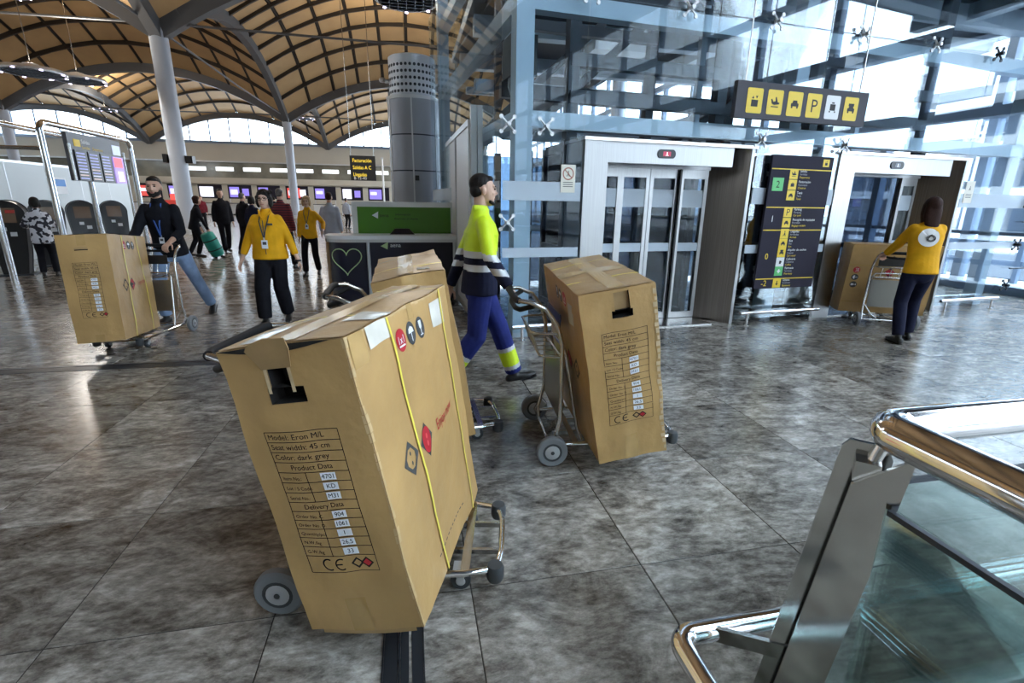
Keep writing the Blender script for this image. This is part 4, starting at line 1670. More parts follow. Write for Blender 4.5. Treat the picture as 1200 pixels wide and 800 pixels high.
def add_hand(mb, w, d, pn, s, curl=.35, thumb=1, spread=.2):
    """palm + five fingers. w wrist, d direction, pn palm normal (fingers curl towards it), thumb = sign along side"""
    d = d.normalized()
    pn = (pn - d * pn.dot(d)).normalized()
    sd = d.cross(pn).normalized() * thumb
    mb.sweep([w - d * .02 * s, w + d * .03 * s, w + d * .075 * s, w + d * .095 * s], [(.027 * s, .019 * s), (.036 * s, .016 * s), (.040 * s, .014 * s), (.037 * s, .012 * s)], sd)
    for i, (o, ln, r_) in enumerate(((.030, .072, .0088), (.010, .080, .0092), (-.010, .075, .0088), (-.029, .058, .0078))):
        p = w + d * .085 * s + sd * o * s
        pts = [p]
        a = 0
        dd = (d + sd * (o * spread * 6)).normalized()
        for k, f in enumerate((.42, .32, .26)):
            a += curl * (1.0 if k else .8)
            v = dd * math.cos(a) + pn * math.sin(a)
            p = p + v * ln * f * s
            pts.append(p)
        mb.sweep(pts, [r_ * s, r_ * s * .97, r_ * s * .92, r_ * s * .8], sd, 10)
    p = w + d * .028 * s + sd * .030 * s
    t1 = (sd * .75 + d * .65 + pn * .25).normalized()
    t2 = (sd * .25 + d * .85 + pn * (.3 + curl * .6)).normalized()
    mb.sweep([p - sd * .012 * s, p + t1 * .032 * s, p + t1 * .032 * s + t2 * .030 * s, p + t1 * .032 * s + t2 * .052 * s], [.0125 * s, .011 * s, .010 * s, .0085 * s], sd, 10)


def person(label, loc, face, H=1.75, girth=1.0, pose=None, top='blackcloth', bottom='blackcloth', shoes='leather', skin='skin', hair='hair_black',
           hairstyle='short', sleeve=1.0, voxel=.008, cls_top=None, cls_bottom=None, female=False, group=None, top_len=.10, jacket='jacket', detail=True, loose=1.0):
    """face = world heading in degrees (0 = +x, 90 = +y). local: x right, y forward."""
    P = dict(lean=0, ankL=None, ankR=None, wrL=None, wrR=None, hip=(0, 0, 0), headyaw=0, headpitch=0, toeL=0, toeR=0, curlL=.35, curlR=.35, palmL=None, palmR=None)
    P.update(pose or {})
    s = H / 1.75
    t = thing('person', label, 'person', loc, R(face - 90), group)
    bw = (.90 if female else 1.0)
    P0 = V((0, 0, .93 * s)) + V(P['hip'])
    RL = Matrix.Rotation(R(-P['lean']), 3, 'X')
    T = lambda x, y, z: P0 + RL @ V((x * s, y * s, z * s))
    shl = {1: T(.160 * bw, -.005, .452), -1: T(-.160 * bw, -.005, .452)}
    hips = {1: P0 + V((.088 * s, 0, -.02 * s)), -1: P0 + V((-.088 * s, 0, -.02 * s))}
    ank = {1: V(P['ankR'] or (.10, 0, .085)), -1: V(P['ankL'] or (-.10, 0, .085))}
    wr = {}
    for sd, k in ((1, 'wrR'), (-1, 'wrL')):
        wr[sd] = V(P[k]) if P[k] else shl[sd] + V((.07 * sd, .03, -.525)) * s
    knee = {q: ik(hips[q], ank[q], .425 * s, .425 * s, (0, 1, 0)) for q in (1, -1)}
    elb = {q: ik(shl[q], wr[q], .285 * s, .255 * s, (.35 * q, -1, -.15)) for q in (1, -1)}
    NB = T(0, -.01, .53)
    HY = Matrix.Rotation(R(P['headyaw']), 3, 'Z') @ Matrix.Rotation(R(-P['headpitch']), 3, 'X')
    HC = NB + RL @ V((0, .012 * s, .04 * s)) + HY @ V((0, .012 * s, .115 * s))
    hp = lambda x, y, z: HC + HY @ (V((x, y, z)) * s)
    hd = lambda r_: tuple(q * s for q in r_)
    g = girth

    # ---- body: one continuous skin surface
    mb = MB()
    tor = [(-.08, .150, .098), (.0, .148, .098), (.12, .132, .090), (.25, .145, .098), (.37, .160, .100), (.44, .150, .088), (.49, .10, .070), (.53, .058, .056), (.58, .054, .056), (.63, .055, .058)]
    mb.sweep([T(0, (-.01 if z > .45 else 0), z) for z, a, b_ in tor], [(a * s * (g if z < .4 else 1) * .93, b_ * s * (g if z < .4 else 1) * .93) for z, a, b_ in tor], (1, 0, 0), 18)
    for q in (1, -1):
        mb.sweep([hips[q], (hips[q] * 2 + knee[q]) / 3, knee[q], (knee[q] * 2 + ank[q]) / 3, ank[q]], [(.078 * s * g, .082 * s * g), (.072 * s * g, .074 * s * g), .050 * s, .050 * s, .034 * s], (1, 0, 0))
        mb.sweep([shl[q], (shl[q] + elb[q]) / 2, elb[q], (elb[q] * 2 + wr[q]) / 3, wr[q]], [.040 * s, .041 * s, .036 * s, .036 * s, .025 * s], (1, 0, 0))
        if detail:
            dr = (wr[q] - elb[q]).normalized()
            pk = P['palmR'] if q > 0 else P['palmL']
            pn = V(pk) if pk else V((-q, .15, 0))
            sgn = 1 if (dr.cross((pn - dr * pn.dot(dr)).normalized())).dot(V((0, 1, .3))) > 0 else -1
            add_hand(mb, wr[q], dr, pn, s, P['curlR'] if q > 0 else P['curlL'], sgn)
        else:
            dr = (wr[q] - elb[q]).normalized()
            mb.sweep([wr[q], wr[q] + dr * .08 * s, wr[q] + dr * .15 * s], [(.02 * s, .035 * s), (.02 * s, .04 * s), (.012 * s, .02 * s)], (1, 0, 0))

    def ell(x, y, z, a, b_, c):
        M = Matrix.Translation(HC) @ HY.to_4x4()
        n = 14
        pr = [(math.sin(PI * i / n) + 1e-4, -math.cos(PI * i / n)) for i in range(n + 1)]
        return pr, M @ Matrix.Translation(V((x, y, z)) * s) @ Matrix.Diagonal((a * s, b_ * s, c * s, 1))

    def E(m_, *a):
        pr, M = ell(*a)
        m_.lathe(pr, 16, M)
    E(mb, 0, -.012, .035, .073, .090, .083)      # cranium
    E(mb, 0, .030, -.020, .060, .062, .088)      # face
    E(mb, 0, .048, -.082, .036, .034, .030)      # chin
    E(mb, 0, .070, .034, .046, .018, .014)       # brow
    E(mb, 0, .094, -.018, .0125, .018, .014)     # nose tip
    E(mb, 0, .086, .006, .0095, .014, .026)      # nose bridge
    for q in (1, -1):
        E(mb, .074 * q, -.008, -.008, .010, .018, .030)
        E(mb, .034 * q, .066, -.022, .020, .016, .018)   # cheek
    put('body', remesh(mb, voxel * (.85 if detail else 1), 2, MT[skin], None, 'body'), t)
    if detail:
        for q in (1, -1):
            m_ = MB()
            E(m_, .030 * q, .082, .012, .0125, .007, .0075)
            m_.build('eye', MT['eye'], t, 60)
            m_ = MB()
            E(m_, .031 * q, .086, .031, .019, .005, .004)
            m_.build('eyebrow', MT[hair], t, 60)
        m_ = MB()
        E(m_, 0, .087, -.058, .023, .006, .0065)
        m_.build('mouth', MT['lips'], t, 60)

    # ---- hair
    m_ = MB()
    hm = MT[hair]
    if hairstyle == 'short':
        E(m_, 0, -.024, .052, .0755, .090, .078)
        E(m_, 0, -.050, .005, .069, .058, .062)
        E(m_, 0, .040, .088, .054, .036, .024)
    elif hairstyle == 'bald':
        E(m_, 0, -.045, .012, .076, .070, .052)
    elif hairstyle in ('bob', 'curly'):
        E(m_, 0, -.026, .052, .088, .100, .086)
        for q in (1, -1):
            E(m_, .074 * q, -.012, -.02, .028, .052, .082)
        E(m_, 0, -.06, -.02, .080, .055, .085)
        if hairstyle == 'curly':
            for k in range(26):
                a, z = random.uniform(0, 2 * PI), random.uniform(-.06, .12)
                r_ = .085
                x_, y_ = r_ * math.cos(a), -.02 + .09 * math.sin(a)
                if y_ > .02 and z < .085:
                    continue
                E(m_, x_, y_, z, .022, .022, .022)
    elif hairstyle == 'long':
        E(m_, 0, -.024, .050, .084, .098, .085)
        E(m_, 0, -.055, -.03, .082, .055, .10)
        m_.sweep([hp(0, -.055, .02), hp(.004, -.075, -.08), hp(.012, -.105, -.17), hp(.030, -.120, -.26), hp(.045, -.125, -.35), hp(.052, -.12, -.42)], [(.080 * s, .05 * s), (.092 * s, .042 * s), (.078 * s, .03 * s), (.050 * s, .024 * s), (.034 * s, .02 * s), (.014 * s, .01 * s)], (1, 0, 0))
        for q in (1, -1):
            m_.sweep([hp(.070 * q, -.01, .04), hp(.080 * q, -.03, -.06), hp(.072 * q, -.055, -.16)], [(.018 * s, .04 * s), (.018 * s, .04 * s), (.012 * s, .025 * s)], (1, 0, 0))
    put('hair', remesh(m_, voxel * 1.0, 2, hm, None, 'hair'), t)

    # ---- trousers
    m_ = MB()
    m_.sweep([T(0, 0, .06), T(0, 0, -.02), P0 + V((0, -.005, -.09 * s))], [(.145 * s * g, .100 * s * g), (.155 * s * g, .110 * s * g), (.148 * s * g, .110 * s * g)], (1, 0, 0), 18)
    for q in (1, -1):
        an = ank[q] + (knee[q] - ank[q]).normalized() * .015 * s
        m_.sweep([hips[q] + V((0, 0, .0)), (hips[q] * 2 + knee[q]) / 3, (hips[q] + knee[q] * 2) / 3, knee[q], (knee[q] + ank[q]) / 2, an],
                 [(.084 * s * g, .094 * s * g), (.085 * s * g, .090 * s * g), (.076 * s * g, .080 * s * g), .072 * s * loose, .069 * s * loose, .064 * s * loose], (1, 0, 0), cap1=.01)
    ct = None
    if cls_bottom:
        def ct(c):
            best, tt = 9, 0
            for q in (1, -1):
                d = ank[q] - knee[q]
                u = (c - knee[q]).dot(d) / d.length_squared
                dist = (c - knee[q] - d * max(0, min(1, u))).length
                if dist < best:
                    best, tt = dist, u
            return cls_bottom(tt, best)
    mats = bottom if isinstance(bottom, (list, tuple)) else [bottom]
    put('trousers', remesh(m_, voxel * 1.25, 3, [MT[k] for k in mats], ct, 'trousers'), t)

    # ---- top garment
    m_ = MB()
    tg = [(-top_len, .180, .136), (.0, .174, .130), (.12, .162, .118), (.25, .168, .122), (.37, .184, .124), (.43, .176, .110), (.475, .135, .088), (.51, .088, .074), (.535, .070, .068)]
    m_.sweep([T(0, (-.012 if z > .45 else 0), z) for z, a, b_ in tg], [(a * s * (g if z < .42 else 1), b_ * s * (g * 1.02 if z < .42 else 1)) for z, a, b_ in tg], (1, 0, 0), 20, cap0=.012)
    if female:
        for q in (1, -1):
            m_.sphere(T(.068 * q, .075, .31), (.062 * s * g, .060 * s * g, .062 * s * g), 10)
    for q in (1, -1):
        en = lerp(elb[q], wr[q], sleeve * .97 if sleeve <= 1 else .97) if sleeve >= .5 else lerp(shl[q], elb[q], sleeve * 2)
        m_.sweep([shl[q] - V((.008 * q, 0, .008)) * s, lerp(shl[q], elb[q], .5), elb[q], lerp(elb[q], en, .5), en] if sleeve >= .5 else [shl[q], lerp(shl[q], elb[q], .5), en],
                 [.061 * s, .060 * s, .055 * s, .051 * s, .043 * s] if sleeve >= .5 else [.070 * s, .064 * s, .062 * s], (1, 0, 0), cap1=.01)
    mats = top if isinstance(top, (list, tuple)) else [top]
    iT = RL.inverted()
    cl = None
    if cls_top:
        def cl(c):
            return cls_top(((iT @ (c - P0)) / s), c)
    put(jacket, remesh(m_, voxel * 1.25, 3, [MT[k] for k in mats], cl, jacket), t)

    # ---- shoes
    for q, tk in ((1, 'toeR'), (-1, 'toeL')):
        a = R(P[tk])
        f = V((.10 * q, math.cos(a), math.sin(a))).normalized()
        u_ = V((0, -math.sin(a), math.cos(a)))
        base = ank[q] - u_ * .045 * s
        m2 = MB()
        m2.sweep([base - f * .055 * s, base + f * .03 * s - u_ * .002, base + f * .11 * s - u_ * .012 * s, base + f * .175 * s - u_ * .016 * s], [(.036 * s, .040 * s), (.039 * s, .040 * s), (.045 * s, .028 * s), (.034 * s, .020 * s)], (1, 0, 0))
        m2.sweep([ank[q] + V((0, -.005, .02)) * s, base], [(.038 * s, .042 * s), (.036 * s, .040 * s)], (1, 0, 0))
        sh_ = put('shoe', remesh(m2, voxel, 2, MT[shoes], None, 'shoe'), t)
        so_ = MB()
        c0 = base - u_ * .040 * s
        so_.sweep([c0 - f * .062 * s, c0 + f * .05 * s, c0 + f * .13 * s, c0 + f * .185 * s], [(.037 * s, .008 * s), (.040 * s, .008 * s), (.046 * s, .008 * s), (.032 * s, .008 * s)], (1, 0, 0))
        so_.build('sole', MT['rubber'], sh_, 60)
    t['_'] = 0
    del t['_']
    return t, dict(T=T, hp=hp, s=s, HC=HC, wr=wr, shl=shl, NB=NB, elb=elb)


def lanyard(t, J, front=.125, drop=.20, m='lanyard', card=(.055, .075), g=1.0):
    T = J['T']
    m_ = MB()
    L_ = [T(-.055, .045, .52), T(-.05, front * .86 * g, .42), T(-.02, front * g + .012, .30), T(0, front * g + .014, .30 - drop * .35)]
    R_ = [T(.055, .045, .52), T(.05, front * .86 * g, .42), T(.02, front * g + .012, .30), T(0, front * g + .014, .30 - drop * .35)]
    for p in (L_, R_):
        for a, b in zip(p, p[1:]):
            m_.bar(a, b, .014, .003, (0, 1, .2))
    m_.build('lanyard', MT[m], t)
    c = T(0, front * g + .018, .30 - drop * .35 - card[1] * .6)
    m_ = MB().box(c.x - card[0] / 2, c.x + card[0] / 2, c.y - .002, c.y + .002, c.z - card[1] / 2, c.z + card[1] / 2)
    q = m_.build('name_badge', MT['sticker'], t)
    MB().box(c.x - card[0] * .3, c.x + card[0] * .3, c.y + .002, c.y + .003, c.z - card[1] * .05, c.z + card[1] * .3).build('badge_photo', MT['ink_grey'], q)
    MB().box(c.x - .008, c.x + .008, c.y - .003, c.y + .003, c.z + card[1] / 2, c.z + card[1] / 2 + .03).build('badge_clip', MT['alu'], q)


# worker in the high visibility jacket, walking to the right
def cls_hv(p, c):
    z = p.z
    if z > .235:
        return 0
    if z > .185:
        return 1
    if z > .135:
        return 2
    if z > .085:
        return 1
    return 2


def cls_hvl(u, d):
    if u < .42:
        return 0
    if u < .50:
        return 1
    if u < .80:
        return 2
    if u < .88:
        return 1
    return 0


pos = aty(562, 330, 3.95)
t, J = person('walking man in a yellow and navy high visibility jacket and blue work trousers', (pos.x, 3.95, 0), 0, 1.78, 1.08,
              dict(lean=2, ankR=(.09, -.30, .12), ankL=(-.09, .32, .072), toeL=12, toeR=-28, wrR=(.40, .165, .92), wrL=(-.22, -.22, .84), curlR=.8, hip=(0, 0, -.03), palmR=(0, 0, -1)),
              ['hivis', 'reflect', 'navycloth'], ['bluecloth', 'reflect', 'hivis'], cls_top=cls_hv, cls_bottom=cls_hvl, hair='hair_black', voxel=.007, jacket='jacket', skin='skin2', loose=1.15)
m_ = MB()
m_.sweep([J['T'](0, .05, .535), J['T'](.06, .0, .55), J['T'](.055, -.06, .555), J['T'](-.055, -.06, .555), J['T'](-.06, .0, .55), J['T'](0, .05, .535)], [(.022, .009)] * 6, (0, 0, 1), 8)
m_.build('collar', MT['hivis'], t, 60)
m_ = MB()
for k in range(22):
    a = R(-70 + 140 * k / 21)
    p = J['hp'](.058 * math.sin(a), .03 + .045 * math.cos(a), -.075 - .02 * math.cos(a))
    m_.sphere(p, .014, 6)
m_.build('beard', MT['hair_black'], t, 60)

# bearded man in black pushing the left carton
pos = at(205, 372)
t, J = person('bearded man in a black sweater and light jeans pushing a carton at the left', (-2.95, 7.0, 0), -93, 1.82, 1.04,
              dict(lean=13, ankR=(.10, .18, .085), ankL=(-.20, -.42, .12), toeL=-30, wrR=(.22, .44, 1.02), wrL=(-.20, .42, 1.02), curlR=.7, curlL=.7, headyaw=10, palmL=(0, 0, -1), palmR=(0, 0, -1), hip=(0, 0, -.02)),
              'blackcloth', 'jeans', hair='hair_black', sleeve=.66, voxel=.0085, skin='skin', jacket='sweater')
lanyard(t, J, .125, .42)
m_ = MB()
for k in range(17):
    a = R(-72 + 144 * k / 16)
    m_.sphere(J['hp'](.056 * math.sin(a), .022 + .058 * math.cos(a), -.080 + .030 * abs(math.sin(a)) ** 2), .016, 7)
    m_.sphere(J['hp'](.042 * math.sin(a), .030 + .050 * math.cos(a), -.100 + .02 * abs(math.sin(a))), .016, 7)
m_.sphere(J['hp'](0, .095, -.042), (.026, .007, .006), 7)
m_.sphere(J['hp'](0, .070, -.090), (.030, .022, .022), 8)
for q in (1, -1):
    m_.sphere(J['hp'](.030 * q, .078, -.062), (.010, .012, .022), 7)
    m_.sphere(J['hp'](.056 * q, .030, -.050), (.012, .022, .034), 7)
put('beard', remesh(m_, .009, 2, MT['hair_black'], None, 'beard'), t)

# woman in the yellow jacket walking towards the camera
t, J = person('curly haired woman in a mustard yellow jacket and black trousers walking forward', (-1.70, 6.65, 0), -92, 1.65, 1.26,
              dict(lean=0, ankR=(.11, .13, .085), ankL=(-.09, -.16, .10), toeL=-12, wrR=(.335, .02, .80), wrL=(-.335, .06, .80), headyaw=0),
              'yellowcloth', 'blackcloth', hair='hair_black', hairstyle='curly', female=True, voxel=.0085, sleeve=.72, skin='skin2', top_len=.06, loose=1.35)
lanyard(t, J, .15, .30, 'ink_grey', (.07, .10), 1.14)
m_ = MB()
for q in (1, -1):
    c = [J['hp'](.031 * q + .026 * math.cos(2 * PI * k / 14), .096, .010 + .020 * math.sin(2 * PI * k / 14)) for k in range(14)]
    m_.tube(c, .0028, 5, True)
    m_.tube([J['hp'](.056 * q, .094, .014), J['hp'](.074 * q, .02, .016)], .0025, 5)
m_.build('glasses', MT['black'], t, 60)
p = J['T'](-.08, .182, .385)
MB().box(p.x - .035, p.x + .035, p.y - .004, p.y + .006, p.z - .012, p.z + .012).build('chest_logo', MT['ink_grey'], t)
m_ = MB()
m_.tube([J['wr'][-1] + V((.034 * math.cos(a), .034 * math.sin(a), 0)) for a in [2 * PI * k / 14 for k in range(14)]], .012, 8, True)
m_.build('wrist_watch', MT['black'], t, 60)
m_ = MB()
T_ = J['T']
m_.sweep([T_(-.07, .03, .545), T_(-.05, .09, .50), T_(-.02, .125, .46)], [(.02, .008)] * 3, (0, 1, 0), 8)
m_.sweep([T_(.07, .03, .545), T_(.05, .09, .50), T_(.02, .125, .46)], [(.02, .008)] * 3, (0, 1, 0), 8)
m_.build('collar', MT['yellowcloth'], t, 60)
MB().box(*(lambda c: (c.x - .004, c.x + .004, c.y - .002, c.y + .004, c.z - .20, c.z + .20))(T_(0, .172, .22))).build('zip', MT['ink_grey'], t)

# woman at the open lift, seen from behind
t, J = person('long haired woman in a mustard top with round white back print at the open lift', (5.72, 4.56, 0), 66, 1.67, 1.0,
              dict(lean=7, ankR=(.08, .12, .085), ankL=(-.12, -.10, .085), wrL=(-.17, .44, 1.0), wrR=(.19, .44, 1.0), curlL=.8, curlR=.8, palmL=(0, 0, -1), palmR=(0, 0, -1), headyaw=-8, headpitch=-8),
              'yellowcloth', 'navycloth', hair='hair_brown', hairstyle='long', female=True, voxel=.008, skin='skin2', jacket='top', top_len=.08)
T_ = J['T']
m_ = MB()
n = 28
q = []
for k in range(n):
    a = 2 * PI * k / n
    x_, z_ = .105 * math.cos(a), .105 * math.sin(a)
    q.append(T_(-.035 + x_, -.122 - .012 + .9 * (-.035 + x_) ** 2 * 1.0 + (.012 if z_ > .07 else 0), .335 + z_))
ctr = T_(-.035, -.137, .335)
m_.add(q + [ctr], [(k, (k + 1) % n, n) for k in range(n)])
bp_ = m_.build('back_print', MT['signwhite'], t)
m_ = MB()
n = 20
for r_ in (.032, .045):
    m_.tube([T_(-.02 + r_ * math.cos(2 * PI * k / n), -.142, .325 + r_ * .8 * math.sin(2 * PI * k / n)) for k in range(n)], .004, 5, True)
m_.tube([T_(-.06, -.142, .30), T_(-.02, -.144, .37), T_(.02, -.142, .31)], .004, 5)
m_.build('print_swirl', MT['ink'], bp_)

# background travellers
far_group = None
def cls_spots(p, c):
    return 0


MT['pattern'] = None
m = bpy.data.materials.new('black_white_pattern')
m.use_nodes = True
nt = m.node_tree
tc = nt.nodes.new('ShaderNodeTexCoord')
vz = nt.nodes.new('ShaderNodeTexNoise')
vz.inputs['Scale'].default_value = 13
vz.inputs['Detail'].default_value = 1
nt.links.new(tc.outputs['Object'], vz.inputs['Vector'])
cr = nt.nodes.new('ShaderNodeValToRGB')
cr.color_ramp.interpolation = 'CONSTANT'
cr.color_ramp.elements[0].color = (.02, .02, .03, 1)
cr.color_ramp.elements[1].color = (.62, .62, .66, 1)
cr.color_ramp.elements[1].position = .48
nt.links.new(vz.outputs[0], cr.inputs[0])
nt.links.new(cr.outputs[0], nt.nodes['Principled BSDF'].inputs['Base Color'])
nt.nodes['Principled BSDF'].inputs['Roughness'].default_value = .8
MT['pattern'] = m
m = bpy.data.materials.new('maroon_stripes')
m.use_nodes = True
nt = m.node_tree
tc = nt.nodes.new('ShaderNodeTexCoord')
wv = nt.nodes.new('ShaderNodeTexWave')
wv.bands_direction = 'Z'
wv.inputs['Scale'].default_value = 6
nt.links.new(tc.outputs['Object'], wv.inputs['Vector'])
cr = nt.nodes.new('ShaderNodeValToRGB')
cr.color_ramp.elements[0].color = (.05, .015, .03, 1)
cr.color_ramp.elements[1].color = (.24, .03, .04, 1)
nt.links.new(wv.outputs[0], cr.inputs[0])
nt.links.new(cr.outputs[0], nt.nodes['Principled BSDF'].inputs['Base Color'])
nt.nodes['Principled BSDF'].inputs['Roughness'].default_value = .8
MT['maroonstripe'] = m

person('traveller in a black and white patterned coat standing at the check-in kiosk', (-6.95, 11.3, 0), 118, 1.52, 1.12, dict(lean=5, wrR=(.15, .30, .95), wrL=(-.2, .3, .95)),
       'pattern', 'blackcloth', hair='hair_black', hairstyle='bob', female=True, voxel=.014, detail=False, top_len=.18, jacket='coat')
person('traveller in dark clothes bending to the teal suitcase beside the column', (-5.65, 15.0, 0), 20, 1.62, 1.05, dict(lean=14, wrR=(.2, .30, .72), ankL=(-.12, -.2, .1)),
       'blackcloth', 'blackcloth', hair='hair_brown', hairstyle='bob', female=True, voxel=.016, detail=False, top_len=.16, jacket='coat')
person('tall man dressed all in black walking left of the yellow jacket woman', (-5.25, 16.0, 0), -60, 1.82, 1.0, dict(ankR=(.10, .25, .09), ankL=(-.10, -.25, .12)),
       'blackcloth', 'blackcloth', hair='hair_black', voxel=.016, detail=False, top_len=.14, jacket='coat')
person('person in black seen from behind next to the tall man in black', (-4.65, 15.9, 0), 60, 1.72, 1.05, dict(ankR=(.10, .2, .1), ankL=(-.10, -.2, .09)),
       'blackcloth', 'blackcloth', hair='hair_grey', voxel=.016, detail=False, top_len=.14, jacket='coat')
person('person in dark navy half hidden behind the curly haired woman', (-4.05, 14.6, 0), 70, 1.62, 1.0, dict(),
       'navycloth', 'blackcloth', hair='hair_black', hairstyle='bob', female=True, voxel=.016, detail=False, top_len=.12)
person('man in a maroon striped shirt walking away behind the curly haired woman', (-2.72, 11.9, 0), 80, 1.78, 1.08, dict(ankR=(.10, .2, .1), ankL=(-.10, -.2, .1)),
       'maroonstripe', 'blackcloth', hair='hair_grey', voxel=.014, detail=False, jacket='shirt')
t, J = person('blond woman in a yellow jacket walking beside the information desk', (-2.02, 11.0, 0), -92, 1.62, 1.0, dict(ankR=(.10, .15, .09), ankL=(-.10, -.15, .1), wrL=(-.30, .1, .95)),
              'yellowcloth', 'blackcloth', hair='hair_blond', hairstyle='bob', female=True, voxel=.013, detail=True, skin='skin2')
lanyard(t, J, .15, .25, 'ink_grey', (.06, .09))
person('man in a pale grey jacket with his back turned by the information desk', (-1.75, 12.2, 0), 85, 1.72, 1.05, dict(),
       'greycloth', 'blackcloth', hair='hair_brown', voxel=.014, detail=False, top_len=.16)
for k, (x, y, f, c, lb) in enumerate(((-10.8, 30.0, -80, 'maroon', 'distant traveller in dark red at the bag drop desk'), (-7.4, 31.0, 100, 'navycloth', 'distant traveller in navy in the check-in queue'),
                                      (-3.4, 30.0, 60, 'greycloth', 'distant traveller in grey beyond the blond woman'), (-12.9, 34.0, 0, 'blackcloth', 'distant traveller in black left of the near column'))):
    person(lb, (x, y, 0), f, 1.7, 1.0, dict(), c, 'blackcloth', hair='hair_black', voxel=.025, detail=False)
LAMP_POWER = 360

# ================================================================== HALL FURNITURE
# information desk with green back panel
dk = thing('information_desk', 'curved dark navy information desk with green back panel and white top', 'desk', (-1.22, 7.65, 0))
W_, D_, HT = 1.92, .62, .92
def desk_outline(inset=0.0):
    q = [(W_ - inset, 0 + inset), (W_ - inset, D_ - inset), (0 + inset, D_ - inset)]
    for k in range(9):
        a = R(180 + 90 * k / 8)
        q.append((.30 + (.30 - inset) * math.cos(a), .30 + (.30 - inset) * math.sin(a)))
    return q


MB().prism(desk_outline(.03), HT, Matrix.Translation((0, 0, .06))).build('front_panel', MT['navy'], dk, 30)
MB().prism(desk_outline(.06), .06).build('plinth', MT['black'], dk)
MB().prism(desk_outline(-.02), .05, Matrix.Translation((0, 0, HT + .06))).build('counter_top', MT['white'], dk, 30)
MB().prism(desk_outline(.0), .045, Matrix.Translation((0, 0, HT + .015))).build('top_trim', MT['alu'], dk, 30)
for x in (.62, W_ - .02):
    MB().tube([(x, .012, .06), (x, .012, HT + .02)], .026, 10).build('corner_post', MT['alu'], dk, 50)
MB().box(-.012, .03, .26, D_, .0, HT).build('wood_side', MT['wood'], dk)
bp = MB().box(.36, .44, D_, D_ + .05, 0, 1.52).box(W_ - .02, W_ + .10, D_, D_ + .05, 0, 1.52).box(.44, W_ - .02, D_, D_ + .05, 1.44, 1.52).build('back_frame', MT['alu'], dk)
MB().box(.44, W_ - .02, D_ + .01, D_ + .04, .7, 1.44).build('green_panel', MT['green'], dk)
g = MB()
g.add([(.66, D_ + .008, 1.31), (.75, D_ + .008, 1.26), (.76, D_ + .008, 1.37)], [(0, 1, 2)])
g.build('arrow_emblem', MT['sticker'], dk)
g = MB()
add_text(g, 'aena', .075, lambda x, y: V((.78 + x, D_ + .008, 1.285 + y)))
add_text(g, 'Información', .05, lambda x, y: V((1.02 + x, D_ + .008, 1.31 + y)))
add_text(g, 'Atención al cliente', .05, lambda x, y: V((1.0 + x, D_ + .008, 1.245 + y)))
g.build('panel_lettering', MT['ink'], dk)
g = MB()
g.add([(.80, .022, .88), (.90, .022, .83), (.91, .022, .94)], [(0, 1, 2)])
g.build('arrow_emblem', MT['greenlight'], dk)
g = MB()
add_text(g, 'aena', .085, lambda x, y: V((.94 + x, .021, .865 + y)))
g.build('desk_lettering', MT['sticker'], dk)
g = MB()
pts = []
for k in range(36):
    a = 2 * PI * k / 36
    hx_, hz_ = 16 * math.sin(a) ** 3, 13 * math.cos(a) - 5 * math.cos(2 * a) - 2 * math.cos(3 * a) - math.cos(4 * a)
    xx = .30 + hx_ * .0135
    yy = .018 if xx > .30 else .30 - math.sqrt(max(0, .28 ** 2 - (.30 - xx) ** 2))
    pts.append((xx, yy, .68 + hz_ * .0135))
g.tube(pts, .008, 5, True)
g.build('heart_outline', MT['greenlight'], dk)
# low monitor and telephone on the desk
for x, lb in ((1.12, 'dark low screen lying on the information desk'),):
    t = thing('desk_screen', lb, 'screen', (-1.22 + x, 7.65 + .42, HT + .111))
    MB().hexa([(-.19, -.08, 0), (.19, -.08, 0), (.19, .05, 0), (-.19, .05, 0), (-.11, -.01, .085), (.11, -.01, .085), (.11, .04, .085), (-.11, .04, .085)]).build('housing', MT['black'], t)
    MB().hexa([(-.13, -.078, .012), (.13, -.078, .012), (.13, -.07, .012), (-.13, -.07, .012), (-.09, -.03, .07), (.09, -.03, .07), (.09, -.02, .07), (-.09, -.02, .07)]).build('screen', MT['navy'], t)

# round air tower
tw_ = thing('air_tower', 'round grey metal air tower with perforated top behind the information desk', 'air tower', (.20, 11.4, 0))
rr_ = .525
MB().lathe([(rr_ - .02, 0), (rr_ - .02, 3.52)], 40).build('core', MT['steeldark'], tw_, 30)
for k in range(6):
    a0, a1 = R(60 * k + 1.2 - 95), R(60 * k + 58.8 - 95)
    for j in range(5):
        z0, z1 = .06 + j * .70, .06 + j * .70 + .675
        m_ = MB()
        n = 8
        vs = []
        for z in (z0, z1):
            for i in range(n + 1):
                a = lerp(a0, a1, i / n)
                vs.append((rr_ * math.cos(a), rr_ * math.sin(a), z))
        for z in (z0, z1):
            for i in range(n + 1):
                a = lerp(a0, a1, i / n)
                vs.append(((rr_ - .02) * math.cos(a), (rr_ - .02) * math.sin(a), z))
        N = n + 1
        fs = [(i, i + 1, N + i + 1, N + i) for i in range(n)] + [(N + i, N + i + 1, 3 * N + i + 1, 3 * N + i) for i in range(n)] + [(0, N, 3 * N, 2 * N), (n, N + n, 3 * N + n, 2 * N + n)]
        m_.add(vs, fs)
        m_.build('cladding_panel', MT['drum'], tw_, 30)
    a = R(60 * k - 95)
    MB().box(-.014, .014, -.006, .006, .05, 3.54).build('cover_strip', MT['white'], tw_).matrix_local = Matrix.Translation((math.cos(a) * (rr_ + .004), math.sin(a) * (rr_ + .004), 0)) @ Matrix.Rotation(a + PI / 2, 4, 'Z')
MB().lathe([(rr_ + .015, 3.52), (rr_ + .015, 3.58)], 40).build('rim', MT['white'], tw_, 30)
MB().lathe([(.47, 3.58), (.47, 4.32), (.44, 4.34)], 40).build('perforated_head', MT['drumtop'], tw_, 30)
hol = MB()
